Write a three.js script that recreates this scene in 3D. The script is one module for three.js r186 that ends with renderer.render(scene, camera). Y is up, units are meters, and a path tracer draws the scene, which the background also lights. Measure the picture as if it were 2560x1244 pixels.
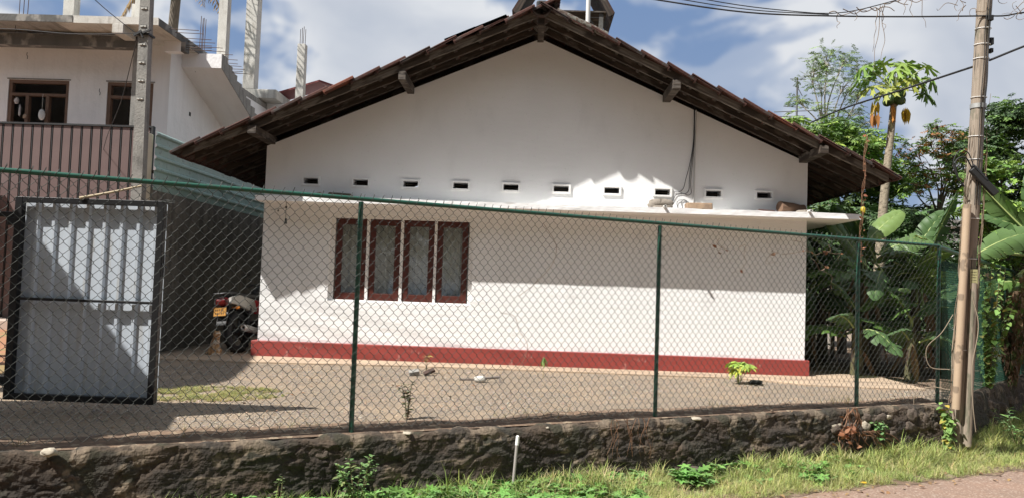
import * as THREE from 'three';
import { mergeGeometries, mergeVertices } from 'three/addons/utils/BufferGeometryUtils.js';
import { RoundedBoxGeometry } from 'three/addons/geometries/RoundedBoxGeometry.js';
import { MarchingCubes } from 'three/addons/objects/MarchingCubes.js';

// ------------------------------------------------------------------ camera, sky, sun, exposure
const scene = new THREE.Scene();
const V = (x, y, z) => new THREE.Vector3(x, y, z);
const camera = new THREE.PerspectiveCamera(35.73, 1024 / 497, 0.1, 900);
{
  const pitch = 0.0469, roll = 0.0347, yaw = -0.0241;
  const fw = V(Math.sin(yaw) * Math.cos(pitch), Math.sin(pitch), -Math.cos(yaw) * Math.cos(pitch));
  const r0 = V(Math.cos(yaw), 0, Math.sin(yaw)), u0 = r0.clone().cross(fw);
  camera.position.set(3.842, 1.149, 11);
  camera.up.copy(r0.clone().multiplyScalar(-Math.sin(roll)).addScaledVector(u0, Math.cos(roll)));
  camera.lookAt(camera.position.clone().add(fw));
}
const renderer = new THREE.WebGLRenderer({ antialias: true });
renderer.toneMapping = THREE.LinearToneMapping;
renderer.toneMappingExposure = 1.70;
renderer.shadowMap.enabled = true;
renderer.setSize(1024, 497);

const sun = new THREE.DirectionalLight(new THREE.Color(1, 0.970, 0.925), 5.0);
sun.position.set(3.8 - 0.65 * 30, 30, 2 + 0.42 * 30);
sun.target.position.set(3.8, 0, 2);
sun.castShadow = true;
sun.shadow.mapSize.set(4096, 4096);
Object.assign(sun.shadow.camera, { left: -18, right: 18, top: 18, bottom: -18, near: 1, far: 90 });
sun.shadow.radius = 1.2;
scene.add(sun, sun.target);

// ------------------------------------------------------------------ numbers that look random
function rng(seed) { let s = seed >>> 0; return () => { s = (s + 0x6d2b79f5) | 0; let t = Math.imul(s ^ (s >>> 15), 1 | s); t = (t + Math.imul(t ^ (t >>> 7), 61 | t)) ^ t; return ((t ^ (t >>> 14)) >>> 0) / 4294967296; }; }
const LAT = new Float32Array(65536); { const r = rng(77); for (let i = 0; i < 65536; i++) LAT[i] = r(); }
const lat = (x, y) => LAT[((x & 255) << 8) | (y & 255)];
const fade = (t) => t * t * t * (t * (t * 6 - 15) + 10);
function noise2(x, y, px = 256, py = 256) {                 // value noise that repeats after px, py cells
  const ix = Math.floor(x), iy = Math.floor(y), fx = fade(x - ix), fy = fade(y - iy);
  const m = (a, p) => ((a % p) + p) % p, x0 = m(ix, px), x1 = m(ix + 1, px), y0 = m(iy, py), y1 = m(iy + 1, py);
  const a = lat(x0, y0), b = lat(x1, y0), c = lat(x0, y1), d = lat(x1, y1);
  return a + (b - a) * fx + (c - a) * fy + (a - b - c + d) * fx * fy;
}
function fbm(x, y, oct = 4, px = 256, py = 256) { let s = 0, a = 0.5, n = 0; for (let i = 0; i < oct; i++) { s += a * noise2(x + i * 17, y + i * 31, px, py); n += a; x *= 2; y *= 2; a *= 0.5; px = Math.min(px * 2, 256); py = Math.min(py * 2, 256); } return s / n; }
const mixn = (a, b, t) => a + (b - a) * t, sat = (t) => Math.min(1, Math.max(0, t)), sstep = (a, b, t) => { t = sat((t - a) / (b - a)); return t * t * (3 - 2 * t); };
const mix3 = (a, b, t) => [mixn(a[0], b[0], t), mixn(a[1], b[1], t), mixn(a[2], b[2], t)];

// ------------------------------------------------------------------ the sky: blue air and broken cloud, computed
{
  const W = 2048, H = 1024, data = new Float32Array(W * H * 4);
  const hole = V(0, 0, 0).set(Math.sin(0.21), Math.tan(0.24), -Math.cos(0.21)).normalize();
  const up = rng(5);
  for (let r = 0; r < H; r++) {
    const el = ((r + 0.5) / H - 0.5) * Math.PI, y = Math.sin(el), c = Math.cos(el);
    for (let q = 0; q < W; q++) {
      const az = ((q + 0.5) / W - 0.5) * 2 * Math.PI, x = Math.cos(az) * c, z = Math.sin(az) * c, o = (r * W + q) * 4;
      const h = Math.pow(1 - Math.max(0, y), 3.2);
      let col = mix3([0.078, 0.140, 0.275], [0.215, 0.275, 0.365], h);
      if (y > -0.02) {
        // puffs of cumulus: noise on the sphere, wrapped round the horizon, flatter and smaller toward it
        const P = 26, uu = (q / W) * P, vv = el * P / 6.283 * 1.7 + 20;
        const wx = fbm(uu * 1 + 7, vv + 3, 4, P) - 0.5, wy = fbm(uu + 3, vv + 13, 4, P) - 0.5;
        const d0 = fbm(uu + wx * 1.1, vv + wy * 1.1, 7, P), big = fbm(uu * 0.5 + 3, vv * 0.5 + 9, 3, P / 2);
        const dot = x * hole.x + y * hole.y + z * hole.z, gap = Math.exp(-(1 - dot) * 75);
        const d = d0 + (big - 0.5) * 0.32 + 0.140 - gap * 0.290;
        const wisp = sstep(0.46, 0.66, fbm(uu * 2 + wy * 3, vv * 2.6 + wx * 3 + 50, 6, P * 2)) * 0.45;
        const a = sat(sstep(0.455, 0.60, d) + wisp * (1 - gap * 0.35)), sh = fbm(uu + wx * 1.1, vv + wy * 1.1 + 0.16, 6, P), thick = sat(sstep(0.50, 0.78, d) * 0.75 + (sh - d0) * 2.4 + (fbm(uu * 2 + 5, vv * 2 + 40, 5, P * 2) - 0.5) * 0.6);
        col = mix3(col, mix3([0.460, 0.472, 0.490], [0.300, 0.328, 0.380], thick), a * 0.95);
      }
      data[o] = col[0]; data[o + 1] = col[1]; data[o + 2] = col[2]; data[o + 3] = 1;
    }
  }
  const t = new THREE.DataTexture(data, W, H, THREE.RGBAFormat, THREE.FloatType);
  t.mapping = THREE.EquirectangularReflectionMapping; t.magFilter = THREE.LinearFilter; t.needsUpdate = true;
  scene.background = t; scene.environment = t;
}

// ------------------------------------------------------------------ helpers: naming, geometry, materials
const used = new Map();
function numbered(n) { const k = used.get(n) || 0; used.set(n, k + 1); return k ? n + '_' + String(k).padStart(3, '0') : n; }
function thing(name, label, category, pos = [0, 0, 0], group) {
  const o = new THREE.Group(); o.name = numbered(name); o.position.set(...pos); scene.add(o);
  o.userData = { label, category }; if (group) o.userData.group = group; return o;
}
function rootOf(o) { while (o.parent && o.parent !== scene) o = o.parent; return o; }
function part(name, geo, mat, parent, kind) {               // geometry given in world coordinates, stored relative to its thing
  let g = Array.isArray(geo) ? merged(geo) : geo;
  const p = rootOf(parent).position; g.translate(-p.x, -p.y, -p.z);
  const m = new THREE.Mesh(g, mat); m.name = name; m.castShadow = m.receiveShadow = true; if (kind) m.userData.kind = kind; parent.add(m); return m;
}
function piece(name, geo, mat, parent, pos, quat) {         // shared geometry placed at a world position
  const m = new THREE.Mesh(geo, mat), p = rootOf(parent).position; m.name = name; m.position.set(pos.x - p.x, pos.y - p.y, pos.z - p.z); if (quat) m.quaternion.copy(quat);
  m.castShadow = m.receiveShadow = true; parent.add(m); return m;
}
function single(name, geo, mat, label, category, group, base) {  // a thing that is one mesh
  let g = Array.isArray(geo) ? merged(geo) : geo; if (!base) { g.computeBoundingBox(); const b = g.boundingBox; base = [(b.min.x + b.max.x) / 2, b.min.y, (b.min.z + b.max.z) / 2]; }
  g.translate(-base[0], -base[1], -base[2]);
  const m = new THREE.Mesh(g, mat); m.name = numbered(name); m.position.set(...base); m.castShadow = m.receiveShadow = true; m.userData = { label, category }; if (group) m.userData.group = group; scene.add(m); return m;
}
function setting(name, geo, mat, kind = 'structure') { const m = new THREE.Mesh(Array.isArray(geo) ? merged(geo) : geo, mat); m.name = numbered(name); m.castShadow = m.receiveShadow = true; m.userData = { kind }; scene.add(m); return m; }
function merged(list) {
  const a = list.map((g) => { g = g.index ? g.toNonIndexed() : g; for (const k of Object.keys(g.attributes)) if (!['position', 'normal', 'uv'].includes(k)) g.deleteAttribute(k); if (!g.attributes.uv) g.setAttribute('uv', new THREE.BufferAttribute(new Float32Array(g.attributes.position.count * 2), 2)); g.morphAttributes = {}; return g; });
  return a.length === 1 ? a[0] : mergeGeometries(a);
}
function boxUV(g) {                                          // uv in metres from the side each face looks to
  g = g.index ? g.toNonIndexed() : g; if (!g.attributes.normal) g.computeVertexNormals();
  const p = g.attributes.position, n = g.attributes.normal, uv = new Float32Array(p.count * 2);
  for (let i = 0; i < p.count; i += 3) {
    let x = 0, y = 0, z = 0; for (let k = 0; k < 3; k++) { x += Math.abs(n.getX(i + k)); y += Math.abs(n.getY(i + k)); z += Math.abs(n.getZ(i + k)); }
    for (let k = 0; k < 3; k++) { const X = p.getX(i + k), Y = p.getY(i + k), Z = p.getZ(i + k); const [a, b] = x >= y && x >= z ? [Z, Y] : y >= z ? [X, Z] : [X, Y]; uv[(i + k) * 2] = a; uv[(i + k) * 2 + 1] = b; }
  }
  g.setAttribute('uv', new THREE.BufferAttribute(uv, 2)); return g;
}
function box(x0, x1, y0, y1, z0, z1, bevel = 0) {
  const w = x1 - x0, h = y1 - y0, d = z1 - z0, b = Math.min(bevel, w * 0.4, h * 0.4, d * 0.4);
  const g = b > 0 ? new RoundedBoxGeometry(w, h, d, 1, b) : new THREE.BoxGeometry(w, h, d);
  g.translate((x0 + x1) / 2, (y0 + y1) / 2, (z0 + z1) / 2); return boxUV(g);
}
function bar(a, b, w, h, up = V(0, 1, 0), bevel = 0) {      // a straight bar of section w (across) x h (along up) from a to b; its grain runs along u
  const d = b.clone().sub(a), L = d.length(), g0 = bevel ? new RoundedBoxGeometry(L, h, w, 1, bevel) : new THREE.BoxGeometry(L, h, w), g = boxUV(g0);
  const x = d.normalize(), z = x.clone().cross(up).normalize(), y = z.clone().cross(x);
  g.applyMatrix4(new THREE.Matrix4().makeBasis(x, y, z).setPosition(a.clone().add(b).multiplyScalar(0.5))); return g;
}
function rod(a, b, r0, r1 = r0, seg = 8, capped = true) {
  const d = b.clone().sub(a), L = d.length(), g = new THREE.CylinderGeometry(r1, r0, L, seg, 1, !capped);
  const uv = g.attributes.uv; for (let i = 0; i < uv.count; i++) uv.setXY(i, uv.getX(i) * 6.28 * r0, uv.getY(i) * L);
  g.applyQuaternion(new THREE.Quaternion().setFromUnitVectors(V(0, 1, 0), d.normalize())); g.translate((a.x + b.x) / 2, (a.y + b.y) / 2, (a.z + b.z) / 2); return g;
}
function tube(pts, r, seg = 24, rad = 6) { const c = new THREE.CatmullRomCurve3(pts); const g = new THREE.TubeGeometry(c, seg, r, rad); return g; }
function taper(pts, r0, r1, seg = 16, rad = 7) {            // a tube that thins along its length, closed at the end
  const c = new THREE.CatmullRomCurve3(pts), g = new THREE.TubeGeometry(c, seg, 1, rad), p = g.attributes.position, L = c.getLength();
  for (let i = 0; i <= seg; i++) { const q = c.getPointAt(i / seg), r = mixn(r0, r1, i / seg); for (let j = 0; j <= rad; j++) { const k = i * (rad + 1) + j; p.setXYZ(k, q.x + (p.getX(k) - q.x) * r, q.y + (p.getY(k) - q.y) * r, q.z + (p.getZ(k) - q.z) * r); } }
  const uv = g.attributes.uv; for (let i = 0; i < uv.count; i++) uv.setXY(i, uv.getX(i) * L, uv.getY(i) * 6.28 * r0);
  return g;
}
function lump(seed, sx, sy, sz, rough = 0.18, det = 2, freq = 2.2) {  // a stone: an uneven ball
  let g = new THREE.IcosahedronGeometry(1, det); g.deleteAttribute('uv'); g.deleteAttribute('normal'); g = mergeVertices(g, 1e-4);
  const p = g.attributes.position;
  for (let i = 0; i < p.count; i++) { const v = V(p.getX(i), p.getY(i), p.getZ(i)); const n = fbm(v.x * freq + seed * 7.3 + 40, v.y * freq + v.z * 1.7 * freq + seed * 3.1 + 40, 4) - 0.5; const q = Math.max(Math.abs(v.x), Math.abs(v.y), Math.abs(v.z)); v.multiplyScalar((0.72 + 0.28 / q * 0.9) * (1 + n * rough * 4)); p.setXYZ(i, v.x * sx, v.y * sy, v.z * sz); }
  g.computeVertexNormals(); return boxUV(g);
}
const gauss = (r) => (r() + r() + r() + r() - 2) * 1.0;

const enc = (c) => { c = sat(c); return Math.round(255 * (c <= 0.0031308 ? c * 12.92 : 1.055 * Math.pow(c, 1 / 2.4) - 0.055)); };
function maps(size, metres, fn) {                            // fn(u, v) in 0..1 -> [r, g, b linear, height 0..1]
  const a = new Uint8Array(size * size * 4), b = new Uint8Array(size * size * 4);
  for (let y = 0; y < size; y++) for (let x = 0; x < size; x++) {
    const f = fn(x / size, y / size), o = (y * size + x) * 4;
    a[o] = enc(f[0]); a[o + 1] = enc(f[1]); a[o + 2] = enc(f[2]); a[o + 3] = 255;
    b[o] = b[o + 1] = b[o + 2] = Math.round(255 * sat(f[3])); b[o + 3] = 255;
  }
  const mk = (d, s) => { const t = new THREE.DataTexture(d, size, size, THREE.RGBAFormat); t.wrapS = t.wrapT = THREE.RepeatWrapping; t.magFilter = THREE.LinearFilter; t.minFilter = THREE.LinearMipmapLinearFilter; t.generateMipmaps = true; t.repeat.set(1 / metres, 1 / metres); if (s) t.colorSpace = THREE.SRGBColorSpace; t.needsUpdate = true; return t; };
  return { map: mk(a, true), bumpMap: mk(b, false) };
}
const mat = (o) => new THREE.MeshStandardMaterial(o.bumpMap && o.bumpScale === undefined ? { ...o, bumpScale: 0.0025 } : o);
const lin = (r, g, b) => new THREE.Color().setRGB(r, g, b);
const M = {};
// whitewashed plaster: trowel strokes, specks and faint grime
M.plaster = mat({ roughness: 0.88, bumpScale: 0.0016, ...maps(1024, 2.4, (u, v) => {
  const st = fbm(u * 10, v * 46, 4, 10, 46), big = fbm(u * 5, v * 5, 4, 5, 5), sp = fbm(u * 120, v * 120, 2, 120, 120);
  const dirt = sstep(0.62, 0.85, fbm(u * 9 + 3, v * 4, 5, 9, 4)) * 0.05 + (sp > 0.86 ? 0.10 : 0);
  const b = 0.79 - dirt * 0.6 - (big - 0.5) * 0.06; return [b, b * 0.995, b * 0.98, st * 0.62 + sp * 0.16 + big * 0.22];
}) });
M.plasterRough = mat({ roughness: 0.9, bumpScale: 0.006, ...maps(1024, 1.9, (u, v) => {
  const st = Math.pow(fbm(u * 7 + fbm(u * 4, v * 9, 3, 4, 9), v * 40, 4, 256, 40), 1.5), big = fbm(u * 6, v * 6, 4, 6, 6), sp = fbm(u * 90, v * 90, 2, 90, 90);
  const dirt = sstep(0.62, 0.85, fbm(u * 6 + 3, v * 3, 5, 6, 3)) * 0.09 + (sp > 0.87 ? 0.14 : 0);
  const b = 0.80 - dirt * 0.7 - (big - 0.5) * 0.05; return [b, b * 0.996, b * 0.982, st * 0.7 + sp * 0.14 + big * 0.16];
}) });
M.neighbourWall = mat({ roughness: 0.92, bumpScale: 0.004, ...maps(512, 3, (u, v) => { const s = fbm(u * 30, v * 3, 4, 30, 3), b = 0.78 - sstep(0.5, 0.8, s) * 0.03 + (fbm(u * 8, v * 8, 4, 8, 8) - 0.5) * 0.08; return [b, b * 0.985, b * 0.975, fbm(u * 60, v * 60, 3, 60, 60)]; }) });
M.redPaint = mat({ roughness: 0.5, bumpScale: 0.003, ...maps(512, 1.6, (u, v) => { const s = fbm(u * 7, v * 9, 5, 7, 9), w = sstep(0.66, 0.72, fbm(u * 26, v * 11, 4, 26, 11)) * sstep(0.5, 0.6, s), c = mix3([0.285, 0.048, 0.038], [0.235, 0.042, 0.036], s); return [...mix3(c, [0.40, 0.18, 0.15], w * 0.75), fbm(u * 40, v * 40, 3, 40, 40)]; }) });
M.apron = mat({ roughness: 0.92, bumpScale: 0.006, ...maps(512, 1.7, (u, v) => { const s = fbm(u * 6, v * 6, 5, 6, 6), g = fbm(u * 90, v * 90, 2, 90, 90); return [...mix3([0.43, 0.32, 0.22], [0.33, 0.25, 0.18], sat(s * 1.5 - 0.3)).map((c) => c * (0.86 + 0.28 * g)), g * 0.6 + s * 0.4]; }) });
M.concrete = mat({ roughness: 0.93, bumpScale: 0.006, ...maps(512, 1.4, (u, v) => { const s = fbm(u * 7, v * 7, 5, 7, 7), st = sstep(0.55, 0.8, fbm(u * 18, v * 3, 4, 18, 3)), g = fbm(u * 80, v * 80, 2, 80, 80); const c = mix3([0.30, 0.285, 0.255], [0.20, 0.19, 0.175], s); return [...mix3(c, [0.10, 0.095, 0.085], st * 0.55).map((k) => k * (0.85 + 0.3 * g)), g * 0.5 + s * 0.5]; }) });
M.concretePale = mat({ roughness: 0.93, bumpScale: 0.005, ...maps(512, 1.4, (u, v) => { const s = fbm(u * 7 + 2, v * 7, 5, 7, 7), st = sstep(0.58, 0.8, fbm(u * 16, v * 3 + 3, 4, 16, 3)), g = fbm(u * 80, v * 80, 2, 80, 80); const c = mix3([0.58, 0.56, 0.51], [0.45, 0.43, 0.385], s); return [...mix3(c, [0.30, 0.27, 0.23], st * 0.5).map((k) => k * (0.9 + 0.2 * g)), g * 0.5 + s * 0.5]; }) });
M.concreteDark = mat({ roughness: 0.94, bumpScale: 0.006, ...maps(512, 1.8, (u, v) => { const s = fbm(u * 9, v * 2, 5, 9, 2), w = sstep(0.60, 0.75, fbm(u * 6 + 3, v * 4, 5, 6, 4)); return [...mix3(mix3([0.075, 0.073, 0.068], [0.13, 0.125, 0.115], s), [0.33, 0.31, 0.28], w * 0.7), fbm(u * 40, v * 40, 3, 40, 40)]; }) });
M.darkWall = mat({ roughness: 0.96, bumpScale: 0.016, ...maps(1024, 2.6, (u, v) => { const st = fbm(u * 34, v * 5, 5, 34, 5), s = fbm(u * 6, v * 6, 5, 6, 6), course = Math.abs(((v * 13 + 0.5) % 1) - 0.5), g = fbm(u * 100, v * 100, 2, 100, 100); const j = sstep(0.03, 0.0, course * 1.0 - 0.005) * 0.4; const c = mix3([0.110, 0.101, 0.088], [0.290, 0.268, 0.232], sat(st * 1.5 - 0.45) * (0.35 + s * 0.8)); return [...c.map((k) => k * (0.75 + 0.5 * g)), st * 0.4 + g * 0.25 + s * 0.35 - j * 0.3]; }) });
// old roof timber: grain along u
M.wood = mat({ roughness: 0.86, bumpScale: 0.006, ...maps(512, 1.1, (u, v) => { const g = fbm(u * 4, v * 44, 5, 4, 44), f = fbm(u * 9 + 5, v * 110, 3, 9, 110), w = sstep(0.56, 0.74, fbm(u * 5 + 9, v * 12, 4, 5, 12)); return [...mix3(mix3([0.020, 0.015, 0.011], [0.070, 0.049, 0.034], sat(g * 1.6 - 0.4)), [0.19, 0.165, 0.14], w * f * 0.85), g * 0.6 + f * 0.4]; }) });
M.woodGrey = mat({ roughness: 0.9, bumpScale: 0.007, ...maps(512, 1.1, (u, v) => { const g = fbm(u * 3, v * 36, 5, 3, 36), f = fbm(u * 6 + 5, v * 90, 3, 6, 90), w = sstep(0.42, 0.68, fbm(u * 5 + 3, v * 9, 4, 5, 9)); return [...mix3(mix3([0.026, 0.020, 0.016], [0.085, 0.066, 0.05], g), [0.24, 0.215, 0.185], w * f * 0.95), g * 0.6 + f * 0.4]; }) });
M.poleWood = mat({ roughness: 0.92, bumpScale: 0.012, ...maps(512, 0.9, (u, v) => { const g = fbm(u * 40, v * 2, 5, 40, 2), f = fbm(u * 90, v * 3, 3, 90, 3), moss = sstep(0.50, 0.72, fbm(u * 10, v * 5, 4, 10, 5)), crack = sstep(0.32, 0.22, g); return [...mix3(mix3(mix3([0.205, 0.160, 0.120], [0.33, 0.275, 0.215], f), [0.13, 0.125, 0.085], moss * 0.8), [0.03, 0.024, 0.018], crack * 0.9), g]; }) });
const tileTex = (a, b, l) => maps(256, 0.5, (u, v) => { const s = fbm(u * 6, v * 6, 5, 6, 6), li = sstep(0.55, 0.72, fbm(u * 9 + 4, v * 9, 4, 9, 9)), g = fbm(u * 50, v * 50, 2, 50, 50); return [...mix3(mix3(a, b, s), [0.055, 0.05, 0.045], li * l).map((c) => c * (0.8 + 0.4 * g)), g * 0.5 + s * 0.5]; });
M.tiles = [tileTex([0.098, 0.037, 0.025], [0.045, 0.021, 0.016], 0.7), tileTex([0.095, 0.034, 0.024], [0.040, 0.019, 0.014], 0.75), tileTex([0.060, 0.028, 0.021], [0.030, 0.019, 0.015], 0.9), tileTex([0.20, 0.064, 0.036], [0.095, 0.033, 0.021], 0.4)].map((t) => mat({ roughness: 0.88, bumpScale: 0.004, ...t }));
M.tileOld = mat({ roughness: 0.95, bumpScale: 0.008, ...maps(256, 0.5, (u, v) => { const s = fbm(u * 7, v * 7, 5, 7, 7), l = sstep(0.5, 0.62, fbm(u * 14 + 3, v * 14, 4, 14, 14)); return [...mix3(mix3([0.055, 0.05, 0.043], [0.10, 0.062, 0.045], s), [0.19, 0.19, 0.165], l * 0.7), s]; }) });
M.rebar = mat({ color: lin(0.10, 0.062, 0.045), roughness: 0.8, metalness: 0.4 });
M.black = mat({ color: lin(0.012, 0.012, 0.012), roughness: 0.6 });
M.cable = mat({ color: lin(0.016, 0.016, 0.017), roughness: 0.65 });
M.whitePaint = mat({ color: lin(0.80, 0.79, 0.765), roughness: 0.55 });
M.sashWood = mat({ roughness: 0.38, bumpScale: 0.0015, ...maps(256, 0.7, (u, v) => { const g = fbm(u * 24, v * 4, 4, 24, 4); return [...mix3([0.066, 0.017, 0.012], [0.086, 0.022, 0.015], g), g]; }) });
M.glass = new THREE.MeshPhysicalMaterial({ color: lin(0.93, 0.95, 0.95), roughness: 0.04, transmission: 1, thickness: 0, ior: 1.5 });
M.curtain = mat({ color: lin(0.60, 0.60, 0.58), roughness: 1 });
M.pvc = mat({ color: lin(0.62, 0.61, 0.58), roughness: 0.5 });

// ------------------------------------------------------------------ ground, yard, road
const FD = V(0.8907, 0, -0.4546), FN = V(0.4546, 0, 0.8907), F0 = V(2.538, 0, 5.166);
const F = (t, off = 0, y = 0) => V(F0.x + FD.x * t + FN.x * off, y, F0.z + FD.z * t + FN.z * off);   // along the fence line
const CORNER = F(6.68), D2 = V(0.655, 0, -0.756).normalize(), N2 = V(0.756, 0, 0.655).normalize();
const G2 = (t, off = 0, y = 0) => V(CORNER.x + D2.x * t + N2.x * off, y, CORNER.z + D2.z * t + N2.z * off);  // the line beyond the corner
const roadY = (x) => -0.49 - 0.0085 * Math.min(14, Math.max(-4, x));
function flatPoly(pts, yf, seg = 0) {                        // a level sheet from an outline in x, z
  const s = new THREE.Shape(pts.map((p) => new THREE.Vector2(p.x, -p.z))), g = new THREE.ShapeGeometry(s); g.rotateX(-Math.PI / 2);
  const p = g.attributes.position; for (let i = 0; i < p.count; i++) p.setY(i, typeof yf === 'function' ? yf(p.getX(i), p.getZ(i)) : yf); g.computeVertexNormals(); return boxUV(g);
}
function gridSheet(x0, x1, z0, z1, nx, nz, yf, keep) {
  const pos = [], idx = [], id = (i, j) => j * (nx + 1) + i;
  for (let j = 0; j <= nz; j++) for (let i = 0; i <= nx; i++) { const x = mixn(x0, x1, i / nx), z = mixn(z0, z1, j / nz); pos.push(x, yf(x, z), z); }
  for (let j = 0; j < nz; j++) for (let i = 0; i < nx; i++) { if (keep && !keep(mixn(x0, x1, (i + 0.5) / nx), mixn(z0, z1, (j + 0.5) / nz))) continue; idx.push(id(i, j), id(i, j + 1), id(i + 1, j), id(i + 1, j), id(i, j + 1), id(i + 1, j + 1)); }
  const g = new THREE.BufferGeometry(); g.setAttribute('position', new THREE.Float32BufferAttribute(pos, 3)); g.setIndex(idx); g.computeVertexNormals();
  const uv = new Float32Array(pos.length / 3 * 2); for (let i = 0; i < uv.length / 2; i++) { uv[2 * i] = pos[3 * i]; uv[2 * i + 1] = pos[3 * i + 2]; } g.setAttribute('uv', new THREE.BufferAttribute(uv, 2)); return g;
}
M.soil = mat({ roughness: 1, bumpScale: 0.007, ...maps(512, 1.5, (u, v) => { const s = fbm(u * 7, v * 7, 6, 7, 7), g = fbm(u * 60, v * 60, 3, 60, 60), l = sstep(0.62, 0.7, fbm(u * 30 + 9, v * 30, 3, 30, 30)); return [...mix3(mix3([0.185, 0.118, 0.075], [0.100, 0.070, 0.048], s), [0.30, 0.235, 0.16], l * 0.6).map((c) => c * (0.7 + 0.6 * g)), s * 0.5 + g * 0.5]; }) });
M.road = mat({ roughness: 0.95, bumpScale: 0.006, ...maps(512, 1.3, (u, v) => { const s = fbm(u * 4, v * 4, 5, 4, 4), g = fbm(u * 90, v * 90, 2, 90, 90), st = g > 0.72 ? 1 : 0; return [...mix3(mix3([0.265, 0.165, 0.115], [0.195, 0.138, 0.105], s), [0.34, 0.28, 0.23], st * 0.6).map((c) => c * (0.8 + 0.4 * g)), g]; }) });
const worley = (() => { const r = rng(3), n = 128, pts = []; for (let i = 0; i < n * n; i++) pts.push([r(), r(), r(), r()]); return (u, v) => { const x = u * n, y = v * n, ix = Math.floor(x), iy = Math.floor(y); let b = 9, b2 = 9, c = null; for (let j = -1; j <= 1; j++) for (let i = -1; i <= 1; i++) { const p = pts[((ix + i + n) % n) + ((iy + j + n) % n) * n], dx = ix + i + p[0] - x, dy = iy + j + p[1] - y, d = dx * dx + dy * dy; if (d < b) { b2 = b; b = d; c = p; } else if (d < b2) b2 = d; } return [Math.sqrt(b), Math.sqrt(b2), c]; }; })();
M.gravel = mat({ roughness: 0.95, bumpScale: 0.018, ...maps(1024, 1.7, (u, v) => {
  const [a, b, c] = worley(u, v), e = sat((b - a) * 3.2), s = fbm(u * 5, v * 5, 5, 5, 5), k = c[2] < 0.25 ? [0.38, 0.305, 0.22] : c[2] < 0.5 ? [0.29, 0.245, 0.20] : c[2] < 0.72 ? [0.37, 0.27, 0.18] : c[2] < 0.9 ? [0.20, 0.175, 0.155] : [0.47, 0.395, 0.305];
  const soil = [0.36, 0.265, 0.175], cover = sstep(0.50, 0.66, s + (c[3] - 0.5) * 0.25) * 0.7; return [...mix3(k.map((q) => q * (0.75 + 0.5 * c[3])), soil, Math.max(1 - sat(e * 2.2), cover)), e * (0.5 + 0.5 * c[3]) * (1 - cover * 0.7)];
}) });
setting('ground', gridSheet(-320, 340, -340, 40, 66, 38, (x) => roadY(x) - 0.035), M.soil);
{
  const edge = [V(-8, 0, 11.5), V(2.5, 0, 6.6), V(4.4, 0, 5.40), V(5.06, 0, 4.96), V(5.71, 0, 4.49), V(6.42, 0, 4.12), V(7.38, 0, 3.64), V(8.12, 0, 3.26), V(9.07, 0, 2.74), V(11, 0, 1.55), V(16, 0, -3.2), V(40, 0, -30)];
  setting('road', flatPoly([...edge, V(60, 0, -22), V(24, 0, 16), V(-8, 0, 24)], (x) => roadY(x) - 0.004), M.road);
  const r = rng(8), e2 = []; for (let i = 0; i < edge.length - 1; i++) for (let k = 0; k < 8; k++) { const q = edge[i].clone().lerp(edge[i + 1], k / 8); e2.push(q.add(V(0.03, 0, 0.09).multiplyScalar(0.1 + r() * 1.1))); }
  setting('road_edge_dirt', flatPoly([...edge.slice().reverse().map((q) => V(q.x, 0, q.z - 0.22)), ...e2], (x) => roadY(x)), M.soil);
}
// the yard: one gravel sheet behind the retaining wall, level with its top
const inYard = (x, z) => { const d1 = (x - F0.x) * FN.x + (z - F0.z) * FN.z, t2 = (x - CORNER.x) * N2.x + (z - CORNER.z) * N2.z; return d1 < 0.1 && t2 < 0.1; };
const yardOut = [F(-11, -0.02), F(6.7, -0.02), G2(3.2, -0.02), G2(40, -0.02), V(60, 0, -90), V(-60, 0, -90), V(-60, 0, 20)];
setting('gravel_yard', flatPoly(yardOut, 0), M.gravel);
setting('garden_soil', flatPoly([V(8.35, 0, -9), V(8.3, 0, 0.05), V(8.9, 0, 0.75), V(9.3, 0, 0.95), G2(1.3, -0.25), G2(8, -0.2), V(20, 0, -9)], 0.006), M.soil);
{
  const r = rng(21), front = []; for (let i = 0; i <= 40; i++) { const x = mixn(-1.25, 8.9, i / 40); front.push(V(x, 0, (x < 6.6 ? mixn(0.80, 0.52, sstep(-0.6, 3, x)) : mixn(0.52, 1.05, sstep(6.6, 7.6, x))) + (r() - 0.5) * 0.05)); }
  const top = [V(8.9, 0, -6), V(-1.25, 0, -9)];
  const s = new THREE.Shape([...front, ...top].map((p) => new THREE.Vector2(p.x, -p.z))), g = new THREE.ExtrudeGeometry(s, { depth: 0.03, bevelEnabled: true, bevelSize: 0.008, bevelThickness: 0.008, bevelSegments: 1 }); g.rotateX(-Math.PI / 2); g.translate(0, -0.012, 0);
  setting('concrete_apron', boxUV(g), M.apron);
}
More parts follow.
